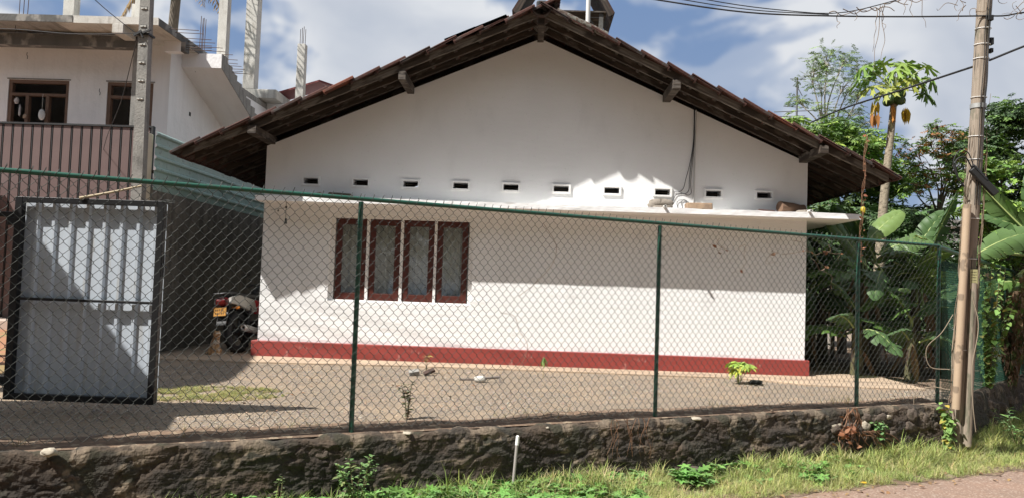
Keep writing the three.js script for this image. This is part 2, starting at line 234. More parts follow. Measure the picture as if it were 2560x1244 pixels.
// ------------------------------------------------------------------ retaining wall: rubble under rough mortar, its soil edge on top
M.mortar = mat({ roughness: 1, bumpScale: 0.034, ...maps(1024, 1.8, (u, v) => {
  const w = fbm(u * 4, v * 4, 4, 4, 4), st = fbm(u * 5 + w, v * 42 + w * 4, 4, 256, 42), s = fbm(u * 6, v * 6, 6, 6, 6), g = fbm(u * 110, v * 110, 2, 110, 110), moss = sstep(0.52, 0.68, fbm(u * 8 + 5, v * 8, 5, 8, 8)), pale = sstep(0.62, 0.72, fbm(u * 10 + 1, v * 10 + 6, 5, 10, 10));
  const lime = sstep(0.60, 0.74, st) * sstep(0.42, 0.60, fbm(u * 5 + 7, v * 5 + 2, 4, 5, 5)), blot = sstep(0.50, 0.62, fbm(u * 11 + 2, v * 9 + 8, 5, 11, 9));
  return [...mix3(mix3(mix3(mix3([0.080, 0.056, 0.037], [0.030, 0.024, 0.019], sat(s * 1.8 - 0.4)), [0.034, 0.033, 0.020], moss * 0.85), [0.040, 0.034, 0.028], blot * 0.55), [0.235, 0.180, 0.125], Math.max(pale * 0.5, lime * 0.5)).map((c) => c * (0.6 + 0.8 * g)), st * 0.5 + s * 0.3 + g * 0.2];
}) });
M.stone = mat({ roughness: 0.95, bumpScale: 0.012, ...maps(512, 0.8, (u, v) => { const s = fbm(u * 6, v * 6, 6, 6, 6), g = fbm(u * 60, v * 60, 3, 60, 60), m = sstep(0.5, 0.7, fbm(u * 7 + 3, v * 7, 4, 7, 7)); return [...mix3(mix3([0.110, 0.082, 0.061], [0.055, 0.044, 0.036], s), [0.06, 0.058, 0.036], m * 0.7).map((c) => c * (0.7 + 0.6 * g)), s * 0.5 + g * 0.5]; }) });
M.stonePale = mat({ roughness: 0.95, bumpScale: 0.01, ...maps(256, 0.6, (u, v) => { const s = fbm(u * 6, v * 6, 6, 6, 6), g = fbm(u * 40, v * 40, 3, 40, 40); return [...mix3([0.42, 0.37, 0.29], [0.22, 0.18, 0.13], sat(s * 1.8 - 0.5)).map((c) => c * (0.75 + 0.5 * g)), s * 0.5 + g * 0.5]; }) });
function wallRelief(s, y, k) {                               // how far the face stands out, in metres
  const wx = fbm(s * 2.1 + k, y * 2.3 + 4, 4) - 0.5, wy = fbm(s * 2.4 + 9 + k, y * 2.0, 4) - 0.5;
  const st = Math.pow(1 - Math.abs(2 * fbm(s * 1.5 + wx * 2.4 + k, y * 26 + wy * 11 + s * 1.6, 4) - 1), 3);
  const rub = fbm(s * 6.5 + wx * 2 + k, y * 8 + wy * 2, 4), fine = fbm(s * 27 + k, y * 40, 4);
  const hole = sstep(0.36, 0.26, fbm(s * 3.3 + 20 + k, y * 4.6 + 3, 4));
  const slab = sstep(0.40, 0.62, fbm(s * 1.9 + 60 + k, y * 2.6 + 11, 4)), crack = Math.pow(1 - Math.abs(2 * fbm(s * 2.6 + wx * 2.2 + k + 5, y * 3.4 + wy * 2.2 + 30, 4) - 1), 14);
  return (rub - 0.5) * mixn(0.014, 0.005, slab) + slab * 0.006 + st * mixn(0.005, 0.012, slab) + (fine - 0.5) * mixn(0.020, 0.013, slab) - hole * 0.012 - crack * 0.022;
}
function reliefWall(P, t0, t1, base, du, seedK, thick = 0.34) {  // P(t, off, y); a thick wall whose front, top edge and top are uneven
  const prof = []; const H = 0.8; for (let i = 0; i <= 6; i++) prof.push([mixn(-thick + 0.1, 0.045, i / 6), 0.0, 0]); for (let i = 1; i <= 3; i++) { const a = i / 4 * Math.PI / 2; prof.push([0.045 + 0.055 * Math.sin(a), -0.055 + 0.055 * Math.cos(a), 0.6]); }
  const nf = Math.round(H / du); for (let i = 0; i <= nf; i++) prof.push([0.10 + 0.10 * i / nf, -0.055 - i / nf * H, 1]);
  const nt = Math.round((t1 - t0) / du), np = prof.length, pos = [], uv = [], idx = [];
  for (let i = 0; i <= nt; i++) { const t = mixn(t0, t1, i / nt); let run = 0;
    const lipY = (fbm(t * 2.3 + seedK, 3, 4) - 0.5) * 0.018, lipO = (fbm(t * 3.1 + seedK, 8, 5) - 0.5) * 0.03;
    for (let j = 0; j < np; j++) { const [o, y, f] = prof[j]; if (j) run += Math.hypot(o - prof[j - 1][0], y - prof[j - 1][1]); const d = f ? wallRelief(t, y, seedK) * f : 0; const tp = 1 - f; const top = f < 1 ? (fbm(t * 7 + seedK, o * 12 + 40, 4) - 0.5) * 0.05 * sstep(-thick + 0.1, -0.1, o) : 0;
      const q = P(t, o + d + lipO * sstep(-0.1, 0.1, o) * sstep(-0.5, -0.1, y), y + lipY * sstep(-0.12, 0.08, o) * sstep(-0.4, 0, y) + top - (f === 1 ? 0 : 0)); pos.push(q.x, q.y, q.z); uv.push(t, run); } }
  for (let i = 0; i < nt; i++) for (let j = 0; j < np - 1; j++) { const a = i * np + j, b = a + np; idx.push(a, a + 1, b, b, a + 1, b + 1); }
  const g = new THREE.BufferGeometry(); g.setAttribute('position', new THREE.Float32BufferAttribute(pos, 3)); g.setAttribute('uv', new THREE.Float32BufferAttribute(uv, 2)); g.setIndex(idx); g.computeVertexNormals(); return g;
}
{
  const w = thing('retaining_wall', 'low dark mossy rubble wall with rough streaked mortar under the chain link fence', 'wall', [F(1).x, -0.6, F(1).z]);
  part('mortar_face', reliefWall(F, -7, 6.78, 0, 0.0145, 3), M.mortar, w);
  const r = rng(31);
  for (let i = 0; i < 54; i++) {                              // stones that show through, thick at the corner end
    const near = i < 46, t = near ? 4.9 + r() * 1.75 : -2.4 + r() * 7.2, y = -0.10 - r() * (near ? 0.40 : 0.46), s = near ? 0.035 + r() * 0.055 : 0.028 + r() * 0.035;
    const g = lump(i + 3, s * (1 + r() * 0.7), s * (0.60 + r() * 0.4), s * 0.6, 0.24, 3); g.rotateY(0.47 + (r() - 0.5) * 0.5); g.rotateZ((r() - 0.5) * 0.5);
    const p = F(t, 0.105 + wallRelief(t, y, 3) - 0.016 + r() * 0.014, y); g.translate(p.x, p.y, p.z); part('stone', g, r() < 0.94 ? M.stone : M.stonePale, w);
  }
  const ws = lump(91, 0.050, 0.026, 0.042, 0.14, 3); ws.translate(0.86, 0.002, 6.165); part('stone', ws, M.stonePale, w).userData.label = 'pale rounded stone at the wall top';
  for (const [t, y, a, b] of [[0.42, -0.01, 0.03, 0.012], [1.62, -0.025, 0.022, 0.014], [3.2, -0.02, 0.05, 0.016]]) { const g = lump(t * 9 + 60, a, b, 0.05, 0.14, 2); g.rotateY(0.47); const p = F(t, 0.07, y); g.translate(p.x, p.y, p.z); part('stone', g, M.stonePale, w); }
  const rock = lump(40, 0.17, 0.07, 0.09, 0.12, 3); rock.rotateY(0.45); { const p = F(0.62, 0.17, -0.50); rock.translate(p.x, p.y, p.z); } part('stone', rock, M.stonePale, w);
  const rock2 = lump(43, 0.13, 0.06, 0.09, 0.12, 3); rock2.rotateY(0.45); { const p = F(3.05, 0.18, -0.48); rock2.translate(p.x, p.y, p.z); } part('stone', rock2, M.stone, w);
  const w2 = thing('retaining_wall', 'dark stained rubble wall running back along the road beyond the wooden pole', 'wall', [G2(3).x, -0.6, G2(3).z]);
  part('mortar_face', reliefWall(G2, 0.02, 12, 0, 0.022, 17), M.mortar, w2);
  for (let i = 0; i < 16; i++) { const t = 0.3 + r() * 3.2, y = -0.1 - r() * 0.4, s = 0.05 + r() * 0.06, g = lump(i + 140, s, s * 0.8, s * 0.7, 0.15, 2), p = G2(t, 0.10 + wallRelief(t, y, 17), y); g.translate(p.x, p.y, p.z); part('stone', g, M.stone, w2); }
  // loose dark soil banked behind the wall top
  const pos = []; const strip = gridSheet(0, 1, 0, 1, 240, 10, () => 0); { const p = strip.attributes.position, uv = strip.attributes.uv; for (let i = 0; i < p.count; i++) { const a = p.getX(i), b = p.getZ(i), t = mixn(-3.2, 6.6, a), wdt = 0.26 + 0.25 * fbm(t * 0.9 + 3, 2, 4), o = mixn(-wdt, 0.05, b), q = F(t, o), hgt = Math.sin(b * Math.PI) * (0.010 + 0.045 * fbm(t * 1.6, 7, 4)) + (fbm(t * 9, b * 5 + 3, 4) - 0.5) * 0.035 * Math.sin(b * Math.PI) - 0.004; p.setXYZ(i, q.x, hgt, q.z); uv.setXY(i, q.x, q.z); } strip.computeVertexNormals(); }
  setting('soil_bank', strip, M.soil);
}

// ------------------------------------------------------------------ the white house
const XL = -0.02, XR = 7.745, APX = 3.885, HZ = -8.2;
const house = thing('house', 'white gabled house with dark tiled roof, red plinth and concrete window hood', 'house', [3.86, 0, -4]);
{
  const hole = (x0, x1, y0, y1) => { const p = new THREE.Path(); p.moveTo(x0, y0); p.lineTo(x1, y0); p.lineTo(x1, y1); p.lineTo(x0, y1); p.closePath(); return p; };
  const ext = (s, d) => new THREE.ExtrudeGeometry(s, { depth: d, bevelEnabled: false, curveSegments: 1 });
  // lower front wall with the window opening
  const WX0 = 0.955, WX1 = 3.02, WY0 = 0.845, WY1 = 2.085;
  const lo = new THREE.Shape([[XL, 0.18], [XR, 0.18], [XR, 2.2], [XL, 2.2]].map((a) => new THREE.Vector2(...a))); lo.holes.push(hole(WX0, WX1, WY0, WY1));
  const lg = ext(lo, 0.2); lg.translate(0, 0, -0.2); part('front_wall', boxUV(lg), M.plasterRough, house);
  // gable wall above the hood, ten vents in a row
  const vents = []; for (let i = 0; i < 10; i++) vents.push(0.645 + 0.7215 * i);
  const VY = 2.545;
  const gs = new THREE.Shape([[XL, 2.2], [XR, 2.2], [XR, 3.03], [APX, 4.716], [XL, 3.036]].map((a) => new THREE.Vector2(...a)));
  vents.forEach((x) => gs.holes.push(hole(x - 0.108, x + 0.108, VY - 0.045, VY + 0.045)));
  const gg = ext(gs, 0.2); gg.translate(0, 0, -0.2); part('gable_wall', boxUV(gg), M.plaster, house);
  vents.forEach((x) => {
    const v = new THREE.Group(); v.name = 'vent'; house.add(v);
    const fs = new THREE.Shape([[x - 0.134, VY - 0.067], [x + 0.134, VY - 0.067], [x + 0.134, VY + 0.067], [x - 0.134, VY + 0.067]].map((a) => new THREE.Vector2(...a))); fs.holes.push(hole(x - 0.1065, x + 0.1065, VY - 0.043, VY + 0.043));
    const fg = ext(fs, 0.045); fg.translate(0, 0, -0.02); part('frame', boxUV(fg), M.whitePaint, v);
    part('bar', [box(x - 0.106, x + 0.106, VY - 0.004, VY + 0.004, -0.06, -0.052)], M.wood, v);
  });
  // side and back walls close the house
  part('side_wall', box(XL, XL + 0.2, 0, 3.02, HZ, -0.2), M.concretePale, house);
  part('side_wall', box(XR - 0.2, XR, 0, 3.0, HZ, -0.2), M.concretePale, house);
  const bs = new THREE.Shape([[XL, 0], [XR, 0], [XR, 3.03], [APX, 4.7], [XL, 3.03]].map((a) => new THREE.Vector2(...a))); const bg = ext(bs, 0.2); bg.translate(0, 0, HZ - 0.2); part('back_wall', boxUV(bg), M.plaster, house);
  part('floor', box(XL + 0.2, XR - 0.2, 0.02, 0.06, HZ, -0.2), M.concrete, house);
  // plinth
  part('plinth', box(XL - 0.075, XR + 0.055, -0.02, 0.243, -0.16, 0.055, 0.012), M.redPaint, house);
  part('plinth', box(XL - 0.075, XL - 0.002, -0.02, 0.24, HZ, -0.165, 0.01), M.redPaint, house);
  part('plinth', box(XR + 0.002, XR + 0.055, -0.02, 0.24, HZ, -0.165, 0.01), M.redPaint, house);
  // the concrete hood, its lip uneven from many coats of paint, turning back along the right side
  const lip = new THREE.BoxGeometry(8.33, 0.074, 0.43, 260, 3, 8); lip.translate(-0.005 + 4.165 - 0.0, 2.240, 0.2155);
  { const p = lip.attributes.position; for (let i = 0; i < p.count; i++) { const x = p.getX(i), y = p.getY(i), z = p.getZ(i), e = (fbm(x * 2.1, y * 9 + z * 3 + 5, 5) - 0.5) * 0.020, f = (fbm(x * 14, y * 60 + z * 9, 3) - 0.5) * 0.008; if (z > 0.05) { p.setY(i, y + (y > 2.24 ? e + f : e * 0.35 + f * 0.4)); p.setZ(i, z + (z > 0.4 ? f + e * 0.4 : 0)); } } lip.computeVertexNormals(); }
  part('concrete_hood', [boxUV(lip), box(XR + 0.002, 8.324, 2.204, 2.274, -5, 0.0)], M.plasterRough, house);
  // window: a white frame with four dark sashes
  const win = new THREE.Group(); win.name = 'window'; house.add(win);
  const zF = -0.055, fr = [box(WX0 + 0.002, WX0 + 0.062, WY0 + 0.001, WY1 - 0.001, -0.135, zF), box(WX1 - 0.062, WX1 - 0.002, WY0 + 0.001, WY1 - 0.001, -0.135, zF), box(WX0 + 0.062, WX1 - 0.062, WY1 - 0.055, WY1 - 0.001, -0.135, zF), box(WX0 + 0.062, WX1 - 0.062, WY0 + 0.001, WY0 + 0.02, -0.135, zF)];
  const S = [[1.035, 1.470], [1.520, 1.962], [2.012, 2.452], [2.497, 2.938]];
  for (let i = 0; i < 3; i++) fr.push(box(S[i][1] + 0.004, S[i + 1][0] - 0.004, WY0 + 0.02, WY1 - 0.055, -0.135, zF));
  part('frame', fr, M.whitePaint, win);
  const y0 = WY0 + 0.022, y1 = WY1 - 0.057, zs0 = -0.115, zs1 = -0.072, r = rng(4);
  S.forEach(([a, b]) => {
    const st = 0.082; const sash = part('sash', [box(a, a + st, y0, y1, zs0, zs1, 0.004), box(b - st, b, y0, y1, zs0, zs1, 0.004), box(a + st, b - st, y1 - 0.085, y1, zs0, zs1 - 0.001, 0.004), box(a + st, b - st, y0, y0 + 0.095, zs0, zs1 - 0.001, 0.004)], M.sashWood, win);
    part('bead', [box(a + st, b - st, y0 + 0.095, y0 + 0.103, -0.094, zs1 - 0.004)], M.sashWood, win);
    part('pane', box(a + st - 0.003, b - st + 0.003, y0 + 0.09, y1 - 0.08, -0.100, -0.096), M.glass, win);
  });
  const cg = new THREE.PlaneGeometry(WX1 - WX0 + 0.2, WY1 - WY0 + 0.2, 260, 2); { const p = cg.attributes.position; for (let i = 0; i < p.count; i++) { const x = p.getX(i); p.setZ(i, Math.sin(x * 34 + 2 * Math.sin(x * 5)) * 0.016 + Math.sin(x * 71) * 0.006); } cg.computeVertexNormals(); cg.translate((WX0 + WX1) / 2, (WY0 + WY1) / 2, -0.25); }
  part('curtain', cg, M.curtain, win);
}
// roof of the house
{
  const roof = new THREE.Group(); roof.name = 'roof'; house.add(roof);
  const ML = 0.43, MR = 0.4515, ZF = 0.84, r = rng(12);
  const slope = (s) => { const m = s < 0 ? ML : MR, a = Math.atan(m), X = V(s * Math.cos(a), -Math.sin(a), 0), Y = V(s * Math.sin(a), Math.cos(a), 0), Z = X.clone().cross(Y); return { m, a, X, Y, Z, L: (s < 0 ? 3.885 + 1.06 : 8.675 - 3.885) / Math.cos(a) }; };
  const underY = (x) => 4.795 - (x < APX ? ML * (APX - x) : MR * (x - APX));      // underside of the rafters
  // purlins and the ridge beam stick out of the gable
  const pur = (x0, x1, y0, y1, zf) => part('purlin', box(x0, x1, y0, y1, HZ - 0.4, zf, 0.006), M.wood, roof);
  pur(3.84, 3.93, 4.66, 4.775, 0.74); pur(1.985, 2.085, 3.855, 3.975, 0.78); pur(5.665, 5.775, 3.84, 3.965, 0.78); pur(-0.02, 0.10, 3.06, 3.172, 0.80); pur(7.62, 7.735, 3.025, 3.135, 0.80);
  // rafters, cut plumb at the tails
  const zs = [0.715, 0.40, 0.07, -0.33, -0.72, -1.1, -1.55, -1.98, -2.45, -2.95, -3.45, -3.95, -4.5, -5.1, -5.7, -6.3, -6.9, -7.5, -8.1];
  for (const s of [-1, 1]) for (const z of zs) {
    const xe = s < 0 ? -0.90 + (z < 0.5 ? 0.04 : 0) + (r() - 0.5) * 0.05 : 8.56 + (r() - 0.5) * 0.05, h = 0.092, xa = APX + s * 0.02, sag = z > 0.6 ? 0.0 : 0, ya = underY(xa), ye = underY(xe);
    const g = new THREE.ExtrudeGeometry(new THREE.Shape([[xa, ya], [xe, ye], [xe, ye + h], [xa, ya + h]].map((a) => new THREE.Vector2(...a))), { depth: 0.05, bevelEnabled: false }); g.translate(0, 0, z - 0.025);
    const p = g.attributes.position, uv = new Float32Array(p.count * 2), c = rng(Math.round(z * 100) + 900 + s)() * 3; for (let i = 0; i < p.count; i++) { uv[2 * i] = p.getX(i) * 1.05 + c; uv[2 * i + 1] = p.getY(i) + p.getX(i) * (s < 0 ? -ML : MR) + p.getZ(i); } g.setAttribute('uv', new THREE.BufferAttribute(uv, 2));
    part('rafter', g, z > 0.5 ? M.woodGrey : M.wood, roof);
  }
  // wall plate
  // tiles: a flat pan with two rolls, made once and laid course by course
  const TW = 0.245, TL = 0.45, EX = 0.372;
  const tileGeo = (() => {
    const top = [], n = 18; for (let i = 0; i <= n; i++) { const t = i / n, z = (t - 0.5) * TW, b = (c, w) => Math.max(0, 1 - ((t - c) / w) ** 2); top.push([z, 0.006 + 0.022 * b(0.10, 0.10) + 0.022 * b(0.90, 0.10) + 0.013 * b(0.36, 0.07) + 0.013 * b(0.64, 0.07)]); }
    const pts = [...top, ...top.slice().reverse().map(([z, y]) => [z, y - 0.016])];
    const s = new THREE.Shape(pts.map(([z, y]) => new THREE.Vector2(z, y))), g = new THREE.ExtrudeGeometry(s, { depth: TL, bevelEnabled: false, curveSegments: 1 }); g.rotateY(Math.PI / 2); g.translate(-TL / 2, 0, 0);   // length on x
    const nose = new THREE.BoxGeometry(0.018, 0.030, TW * 0.98); nose.translate(TL / 2 - 0.009, -0.010, 0); const side = new THREE.BoxGeometry(TL * 0.98, 0.026, 0.014); side.translate(0, -0.002, -TW / 2 + 0.007); const side2 = side.clone(); side2.translate(0, 0, TW - 0.014);
    const lug = new THREE.BoxGeometry(0.03, 0.03, 0.05); lug.translate(-TL / 2 + 0.05, -0.022, 0.05);
    return boxUV(merged([g, nose, side, side2, lug]));
  })();
  const cols = Math.round((ZF - HZ + 0.5) / TW), stuff = [[], [], [], []];
  for (const s of [-1, 1]) {
    const S = slope(s), R0 = V(APX, 4.900, 0), basis = new THREE.Matrix4().makeBasis(S.X, S.Y, S.Z), q0 = new THREE.Quaternion().setFromRotationMatrix(basis), nC = Math.floor((S.L + 0.02) / EX);
    for (let k = 0; k <= nC; k++) {
      const d = S.L - TL / 2 - (nC - k) * EX; if (d < -0.1) continue;
      const lath = R0.clone().addScaledVector(S.X, d - 0.14).addScaledVector(S.Y, -0.024);
      part('batten', bar(V(lath.x, lath.y, HZ - 0.3), V(lath.x, lath.y, 0.755 + r() * 0.07), 0.045, 0.026, S.Y), M.wood, roof);
      for (let c = 0; c < cols; c++) {
        const z = ZF - TW / 2 - c * (TW - 0.008), tilt = s * -(0.088 + (r() - 0.5) * 0.036), q = new THREE.Quaternion().setFromAxisAngle(V(0, 0, 1), tilt).multiply(q0).multiply(new THREE.Quaternion().setFromAxisAngle(V(0, 1, 0), (r() - 0.5) * 0.03));
        const p = R0.clone().addScaledVector(S.X, d + (r() - 0.5) * 0.02).addScaledVector(S.Y, 0.004 + r() * 0.006); p.z = z + (c ? 0 : (r() - 0.5) * 0.04);
        const mi = r() < 0.06 ? 3 : r() < 0.3 ? 0 : r() < 0.65 ? 1 : 2;
        if (c < 4) piece('roof_tile', tileGeo, M.tiles[mi], roof, p, q); else stuff[mi].push(new THREE.Matrix4().compose(p.clone().sub(house.position), q, V(1, 1, 1)));
      }
    }
  }
  stuff.forEach((list, i) => { if (!list.length) return; const im = new THREE.InstancedMesh(tileGeo, M.tiles[i], list.length); list.forEach((m, k) => im.setMatrixAt(k, m)); im.name = 'roof_tiles'; im.userData.kind = 'stuff'; im.castShadow = im.receiveShadow = true; roof.add(im); });
  // ridge caps, and mortared half round caps along parts of the verge
  const half = (L, rad) => { const g = new THREE.CylinderGeometry(rad * 1.08, rad, L, 14, 1, true, -Math.PI / 2, Math.PI), h = new THREE.CylinderGeometry(rad * 1.08 - 0.016, rad - 0.016, L, 14, 1, true, -Math.PI / 2, Math.PI); const a = merged([g, h]); a.rotateX(Math.PI / 2); return boxUV(a); };
  const cap = half(0.42, 0.12);
  for (let i = 0; i < 22; i++) piece('ridge_tile', cap, i % 3 ? M.tileOld : M.tiles[2], roof, V(APX, 4.885 + (i % 2) * 0.006, 0.66 - i * 0.40));
  part('ridge_mortar', box(APX - 0.075, APX + 0.075, 4.86, 4.99, 0.56, 0.80, 0.03), M.black, roof);
  const vcap = (s, d0, d1, col) => { const S = slope(s), a = V(APX, 4.928, 0.79).addScaledVector(S.X, d0), b = V(APX, 4.940, 0.79).addScaledVector(S.X, d1); const g = half(1, 0.058); g.rotateX(Math.PI / 2); const L = b.clone().sub(a).length(); g.scale(1, L, 1); g.rotateX(0); const m = new THREE.Matrix4().makeBasis(S.Z.clone().multiplyScalar(s), S.X, S.Y).setPosition(a.clone().add(b).multiplyScalar(0.5)); const gg = new THREE.CylinderGeometry(0.042, 0.046, L, 12); gg.applyMatrix4(m); part('verge_cap', boxUV(gg), M.tileOld, roof); };
  vcap(-1, 0.50, 0.96); vcap(-1, 0.95, 1.40); vcap(1, 0.22, 0.62); vcap(1, 0.60, 0.98);
}

// ------------------------------------------------------------------ chain link fences
M.fenceGreen = mat({ roughness: 0.42, bumpScale: 0.001, ...maps(256, 0.5, (u, v) => { const s = fbm(u * 8, v * 8, 5, 8, 8), w = sstep(0.66, 0.74, fbm(u * 12, v * 12, 4, 12, 12)); return [...mix3(mix3([0.010, 0.066, 0.042], [0.014, 0.092, 0.058], s), [0.055, 0.045, 0.035], w * 0.7), s]; }) });
M.wire = mat({ color: lin(0.030, 0.034, 0.029), roughness: 0.5, metalness: 0.15 });
M.wireGreen = mat({ color: lin(0.020, 0.085, 0.055), roughness: 0.6 });
function chainMesh(P, t0, t1, y0, y1, r, hw, dy, bend, tie, seed, far = 0) {
  const pos = [], idx = [], rr = rng(seed), n = Math.round((t1 - t0) / hw), m = Math.round((y1 - y0) / dy);
  for (let i = 0; i < n; i++) {
    const pts = [], drift = (rr() - 0.5) * 0.004;
    for (let k = 0; k <= m; k++) {
      const sg = (k + i) % 2 ? 1 : -1, t = t0 + (i + 0.5) * hw + sg * hw * 0.535 + drift, y = y1 - k * dy, o = sg * r * 0.9 + (fbm(t * 1.3 + seed, y * 1.7, 3) - 0.5) * 0.02;
      if (bend) { if (k) pts.push(P(t, o, y + dy * 0.10)); if (k < m) pts.push(P(t, o, y - dy * 0.10)); } else pts.push(P(t, o, y));
    }
    if (tie) { const t = t0 + (i + 0.5) * hw + (i % 2 ? 1 : -1) * hw * 0.53; pts.unshift(P(t + 0.022, 0.006 + rr() * 0.02, y1 + 0.044 + rr() * 0.014), P(t + 0.012, 0.020, y1 + 0.024), P(t - 0.002, 0.018, y1 + 0.004)); }
    const b = pos.length / 3, side = P(1, 0, 0).sub(P(0, 0, 0)).normalize(), out = P(0, 1, 0).sub(P(0, 0, 0)).normalize();
    pts.forEach((p, k) => { const d = pts[Math.min(k + 1, pts.length - 1)].clone().sub(pts[Math.max(k - 1, 0)]).normalize(), a = out.clone(), c = d.clone().cross(a).normalize().multiplyScalar(r), e = a.multiplyScalar(r); for (const [x, y] of [[1, 0], [0, 1], [-1, 0], [0, -1]]) pos.push(p.x + c.x * x + e.x * y, p.y + c.y * x + e.y * y, p.z + c.z * x + e.z * y); });
    for (let k = 0; k < pts.length - 1; k++) for (let j = 0; j < 4; j++) { const q = b + k * 4 + j, s = b + k * 4 + (j + 1) % 4; idx.push(q, s, q + 4, q + 4, s, s + 4); }
  }
  const g = new THREE.BufferGeometry(); g.setAttribute('position', new THREE.Float32BufferAttribute(pos, 3)); g.setIndex(idx); g.computeVertexNormals(); return g;
}
{
  const f = thing('chain_link_fence', 'green chain link fence with round posts along the low wall in front of the house', 'fence', [F(0).x, 0, F(0).z]);
  const posts = [-2.8, 0, 2.79, 5.38, 6.67], H = 1.762;
  posts.forEach((t, i) => { const a = F(t, 0, -0.05), b = F(t + (i === 4 ? 0.01 : 0), 0, H - 0.02); part('post', rod(a, b, i < 3 ? 0.0185 : 0.0215, i < 3 ? 0.0185 : 0.0215, 14), M.fenceGreen, f); });
  const rails = [-4.2, ...posts.slice(0)]; rails[1] = -2.8;
  for (let i = 0; i < rails.length - 1; i++) part('top_rail', rod(F(rails[i], 0, H + 0.002), F(rails[i + 1], 0, H + 0.002 - (i === 1 ? 0.0 : 0)), 0.0165, 0.0165, 12), M.fenceGreen, f);
  for (let i = 0; i < rails.length - 1; i++) part('chain_mesh', chainMesh((t, o, y) => F(t, o + 0.023, y), rails[i], rails[i + 1], 0.02, H - 0.012, 0.0019, 0.0355, 0.042, true, true, 50 + i), M.wire, f, 'stuff');
  // ties that bind mesh to post
  const ties = []; const r = rng(61); posts.forEach((t) => { for (let y = 0.12; y < 1.7; y += 0.09 + r() * 0.08) { const pts = []; for (let k = 0; k <= 10; k++) { const a = k / 10 * 6.28; pts.push(F(t + Math.cos(a) * 0.023, Math.sin(a) * 0.025, y + (k / 10 - 0.5) * 0.05)); } ties.push(tube(pts, 0.0022, 14, 4)); } });
  part('tie_wire', ties, M.wire, f, 'stuff');
  const f2 = thing('chain_link_fence', 'green netted fence with leaning posts, overgrown, beyond the wooden pole', 'fence', [G2(1).x, 0, G2(1).z]);
  [1.37, 4.50, 7.6].forEach((t) => part('post', rod(G2(t, 0, -0.1), G2(t, 0, 1.70 - t * 0.02), 0.027, 0.027, 12), M.fenceGreen, f2));
  part('top_rail', rod(G2(0, 0, 1.75), G2(7.6, 0, 1.56), 0.023, 0.023, 10), M.fenceGreen, f2);
  part('chain_mesh', chainMesh((t, o, y) => G2(t, o + 0.03, y), 0.02, 7.6, 0.02, 1.6, 0.0028, 0.030, 0.026, false, false, 71), M.wireGreen, f2, 'stuff');
}
// ------------------------------------------------------------------ gate leaf
{
  M.gateFrame = mat({ color: lin(0.010, 0.010, 0.011), roughness: 0.45, metalness: 0.2 });
  M.zinc = mat({ roughness: 0.45, metalness: 0.25, bumpScale: 0.001, ...maps(512, 1.0, (u, v) => { const s = fbm(u * 5, v * 3, 5, 5, 3), st = sstep(0.6, 0.78, fbm(u * 26, v * 3, 4, 26, 3)); return [...mix3(mix3([0.56, 0.61, 0.66], [0.48, 0.53, 0.585], s), [0.44, 0.43, 0.40], st * 0.5), s]; }) });
  const Z = 4.85, x0 = -0.335, x1 = 0.885, y0 = 0.10, y1 = 1.725, g = thing('metal_gate', 'open gate leaf of zinc corrugated sheet in a black steel frame', 'gate', [0.27, 0, Z]);
  part('frame', [box(x0, x0 + 0.060, y0, y1, Z - 0.02, Z + 0.035, 0.004), box(x1 - 0.055, x1, y0, y1, Z - 0.02, Z + 0.035, 0.004), box(x0 + 0.060, x1 - 0.055, y0, y0 + 0.050, Z - 0.02, Z + 0.034, 0.004), box(x0 + 0.060, x1 - 0.055, y1 - 0.045, y1, Z - 0.02, Z + 0.034, 0.004)], M.gateFrame, g);
  part('middle_rail', box(x0 + 0.060, x1 - 0.055, 0.897, 0.919, Z - 0.015, Z + 0.028, 0.003), M.gateFrame, g);
  const prof = []; for (let x = x0 + 0.03; x < x1 - 0.02;) { prof.push([x, 0], [x + 0.092, 0], [x + 0.104, 0.022], [x + 0.128, 0.022]); x += 0.140; } prof.push([x1 - 0.01, 0]);
  const P = prof.filter((p) => p[0] < x1 - 0.005), s = new THREE.Shape([...P.map((p) => new THREE.Vector2(p[0], -p[1])), ...P.slice().reverse().map((p) => new THREE.Vector2(p[0], -p[1] + 0.0015))]);
  const sg = new THREE.ExtrudeGeometry(s, { depth: y1 - y0 - 0.04, bevelEnabled: false, curveSegments: 1 }); sg.rotateX(-Math.PI / 2); sg.translate(0, y0 + 0.02, Z - 0.048); part('corrugated_sheet', boxUV(sg), M.zinc, g);
  part('hinge', [box(x0 - 0.14, x0 + 0.03, 1.555, 1.60, Z - 0.01, Z + 0.03, 0.004), box(x0 - 0.055, x0 + 0.004, 1.49, 1.555, Z - 0.005, Z + 0.035, 0.006)], M.gateFrame, g);
  part('hinge', [box(x0 - 0.14, x0 + 0.03, 0.235, 0.28, Z - 0.01, Z + 0.03, 0.004), box(x0 - 0.055, x0 + 0.004, 0.21, 0.235, Z - 0.005, Z + 0.035, 0.006)], M.gateFrame, g);
  part('bolt', [rod(V(x1 + 0.012, 1.12, Z + 0.02), V(x1 + 0.012, 1.30, Z + 0.02), 0.009), rod(V(x1 - 0.02, 1.24, Z + 0.02), V(x1 + 0.05, 1.19, Z + 0.03), 0.006)], M.gateFrame, g);
  const r = rng(5), tw = []; for (let i = 0; i < 7; i++) tw.push(taper([V(x1 - 0.03, y1, Z + 0.03), V(x1 + 0.02 + r() * 0.03, y1 + (r() - 0.4) * 0.03, Z + 0.05), V(x1 + 0.05 + r() * 0.06, y1 + (r() - 0.6) * 0.04, Z + 0.05)], 0.0022, 0.0014, 6, 4)); part('tie_wire', tw, M.wire, g);
}
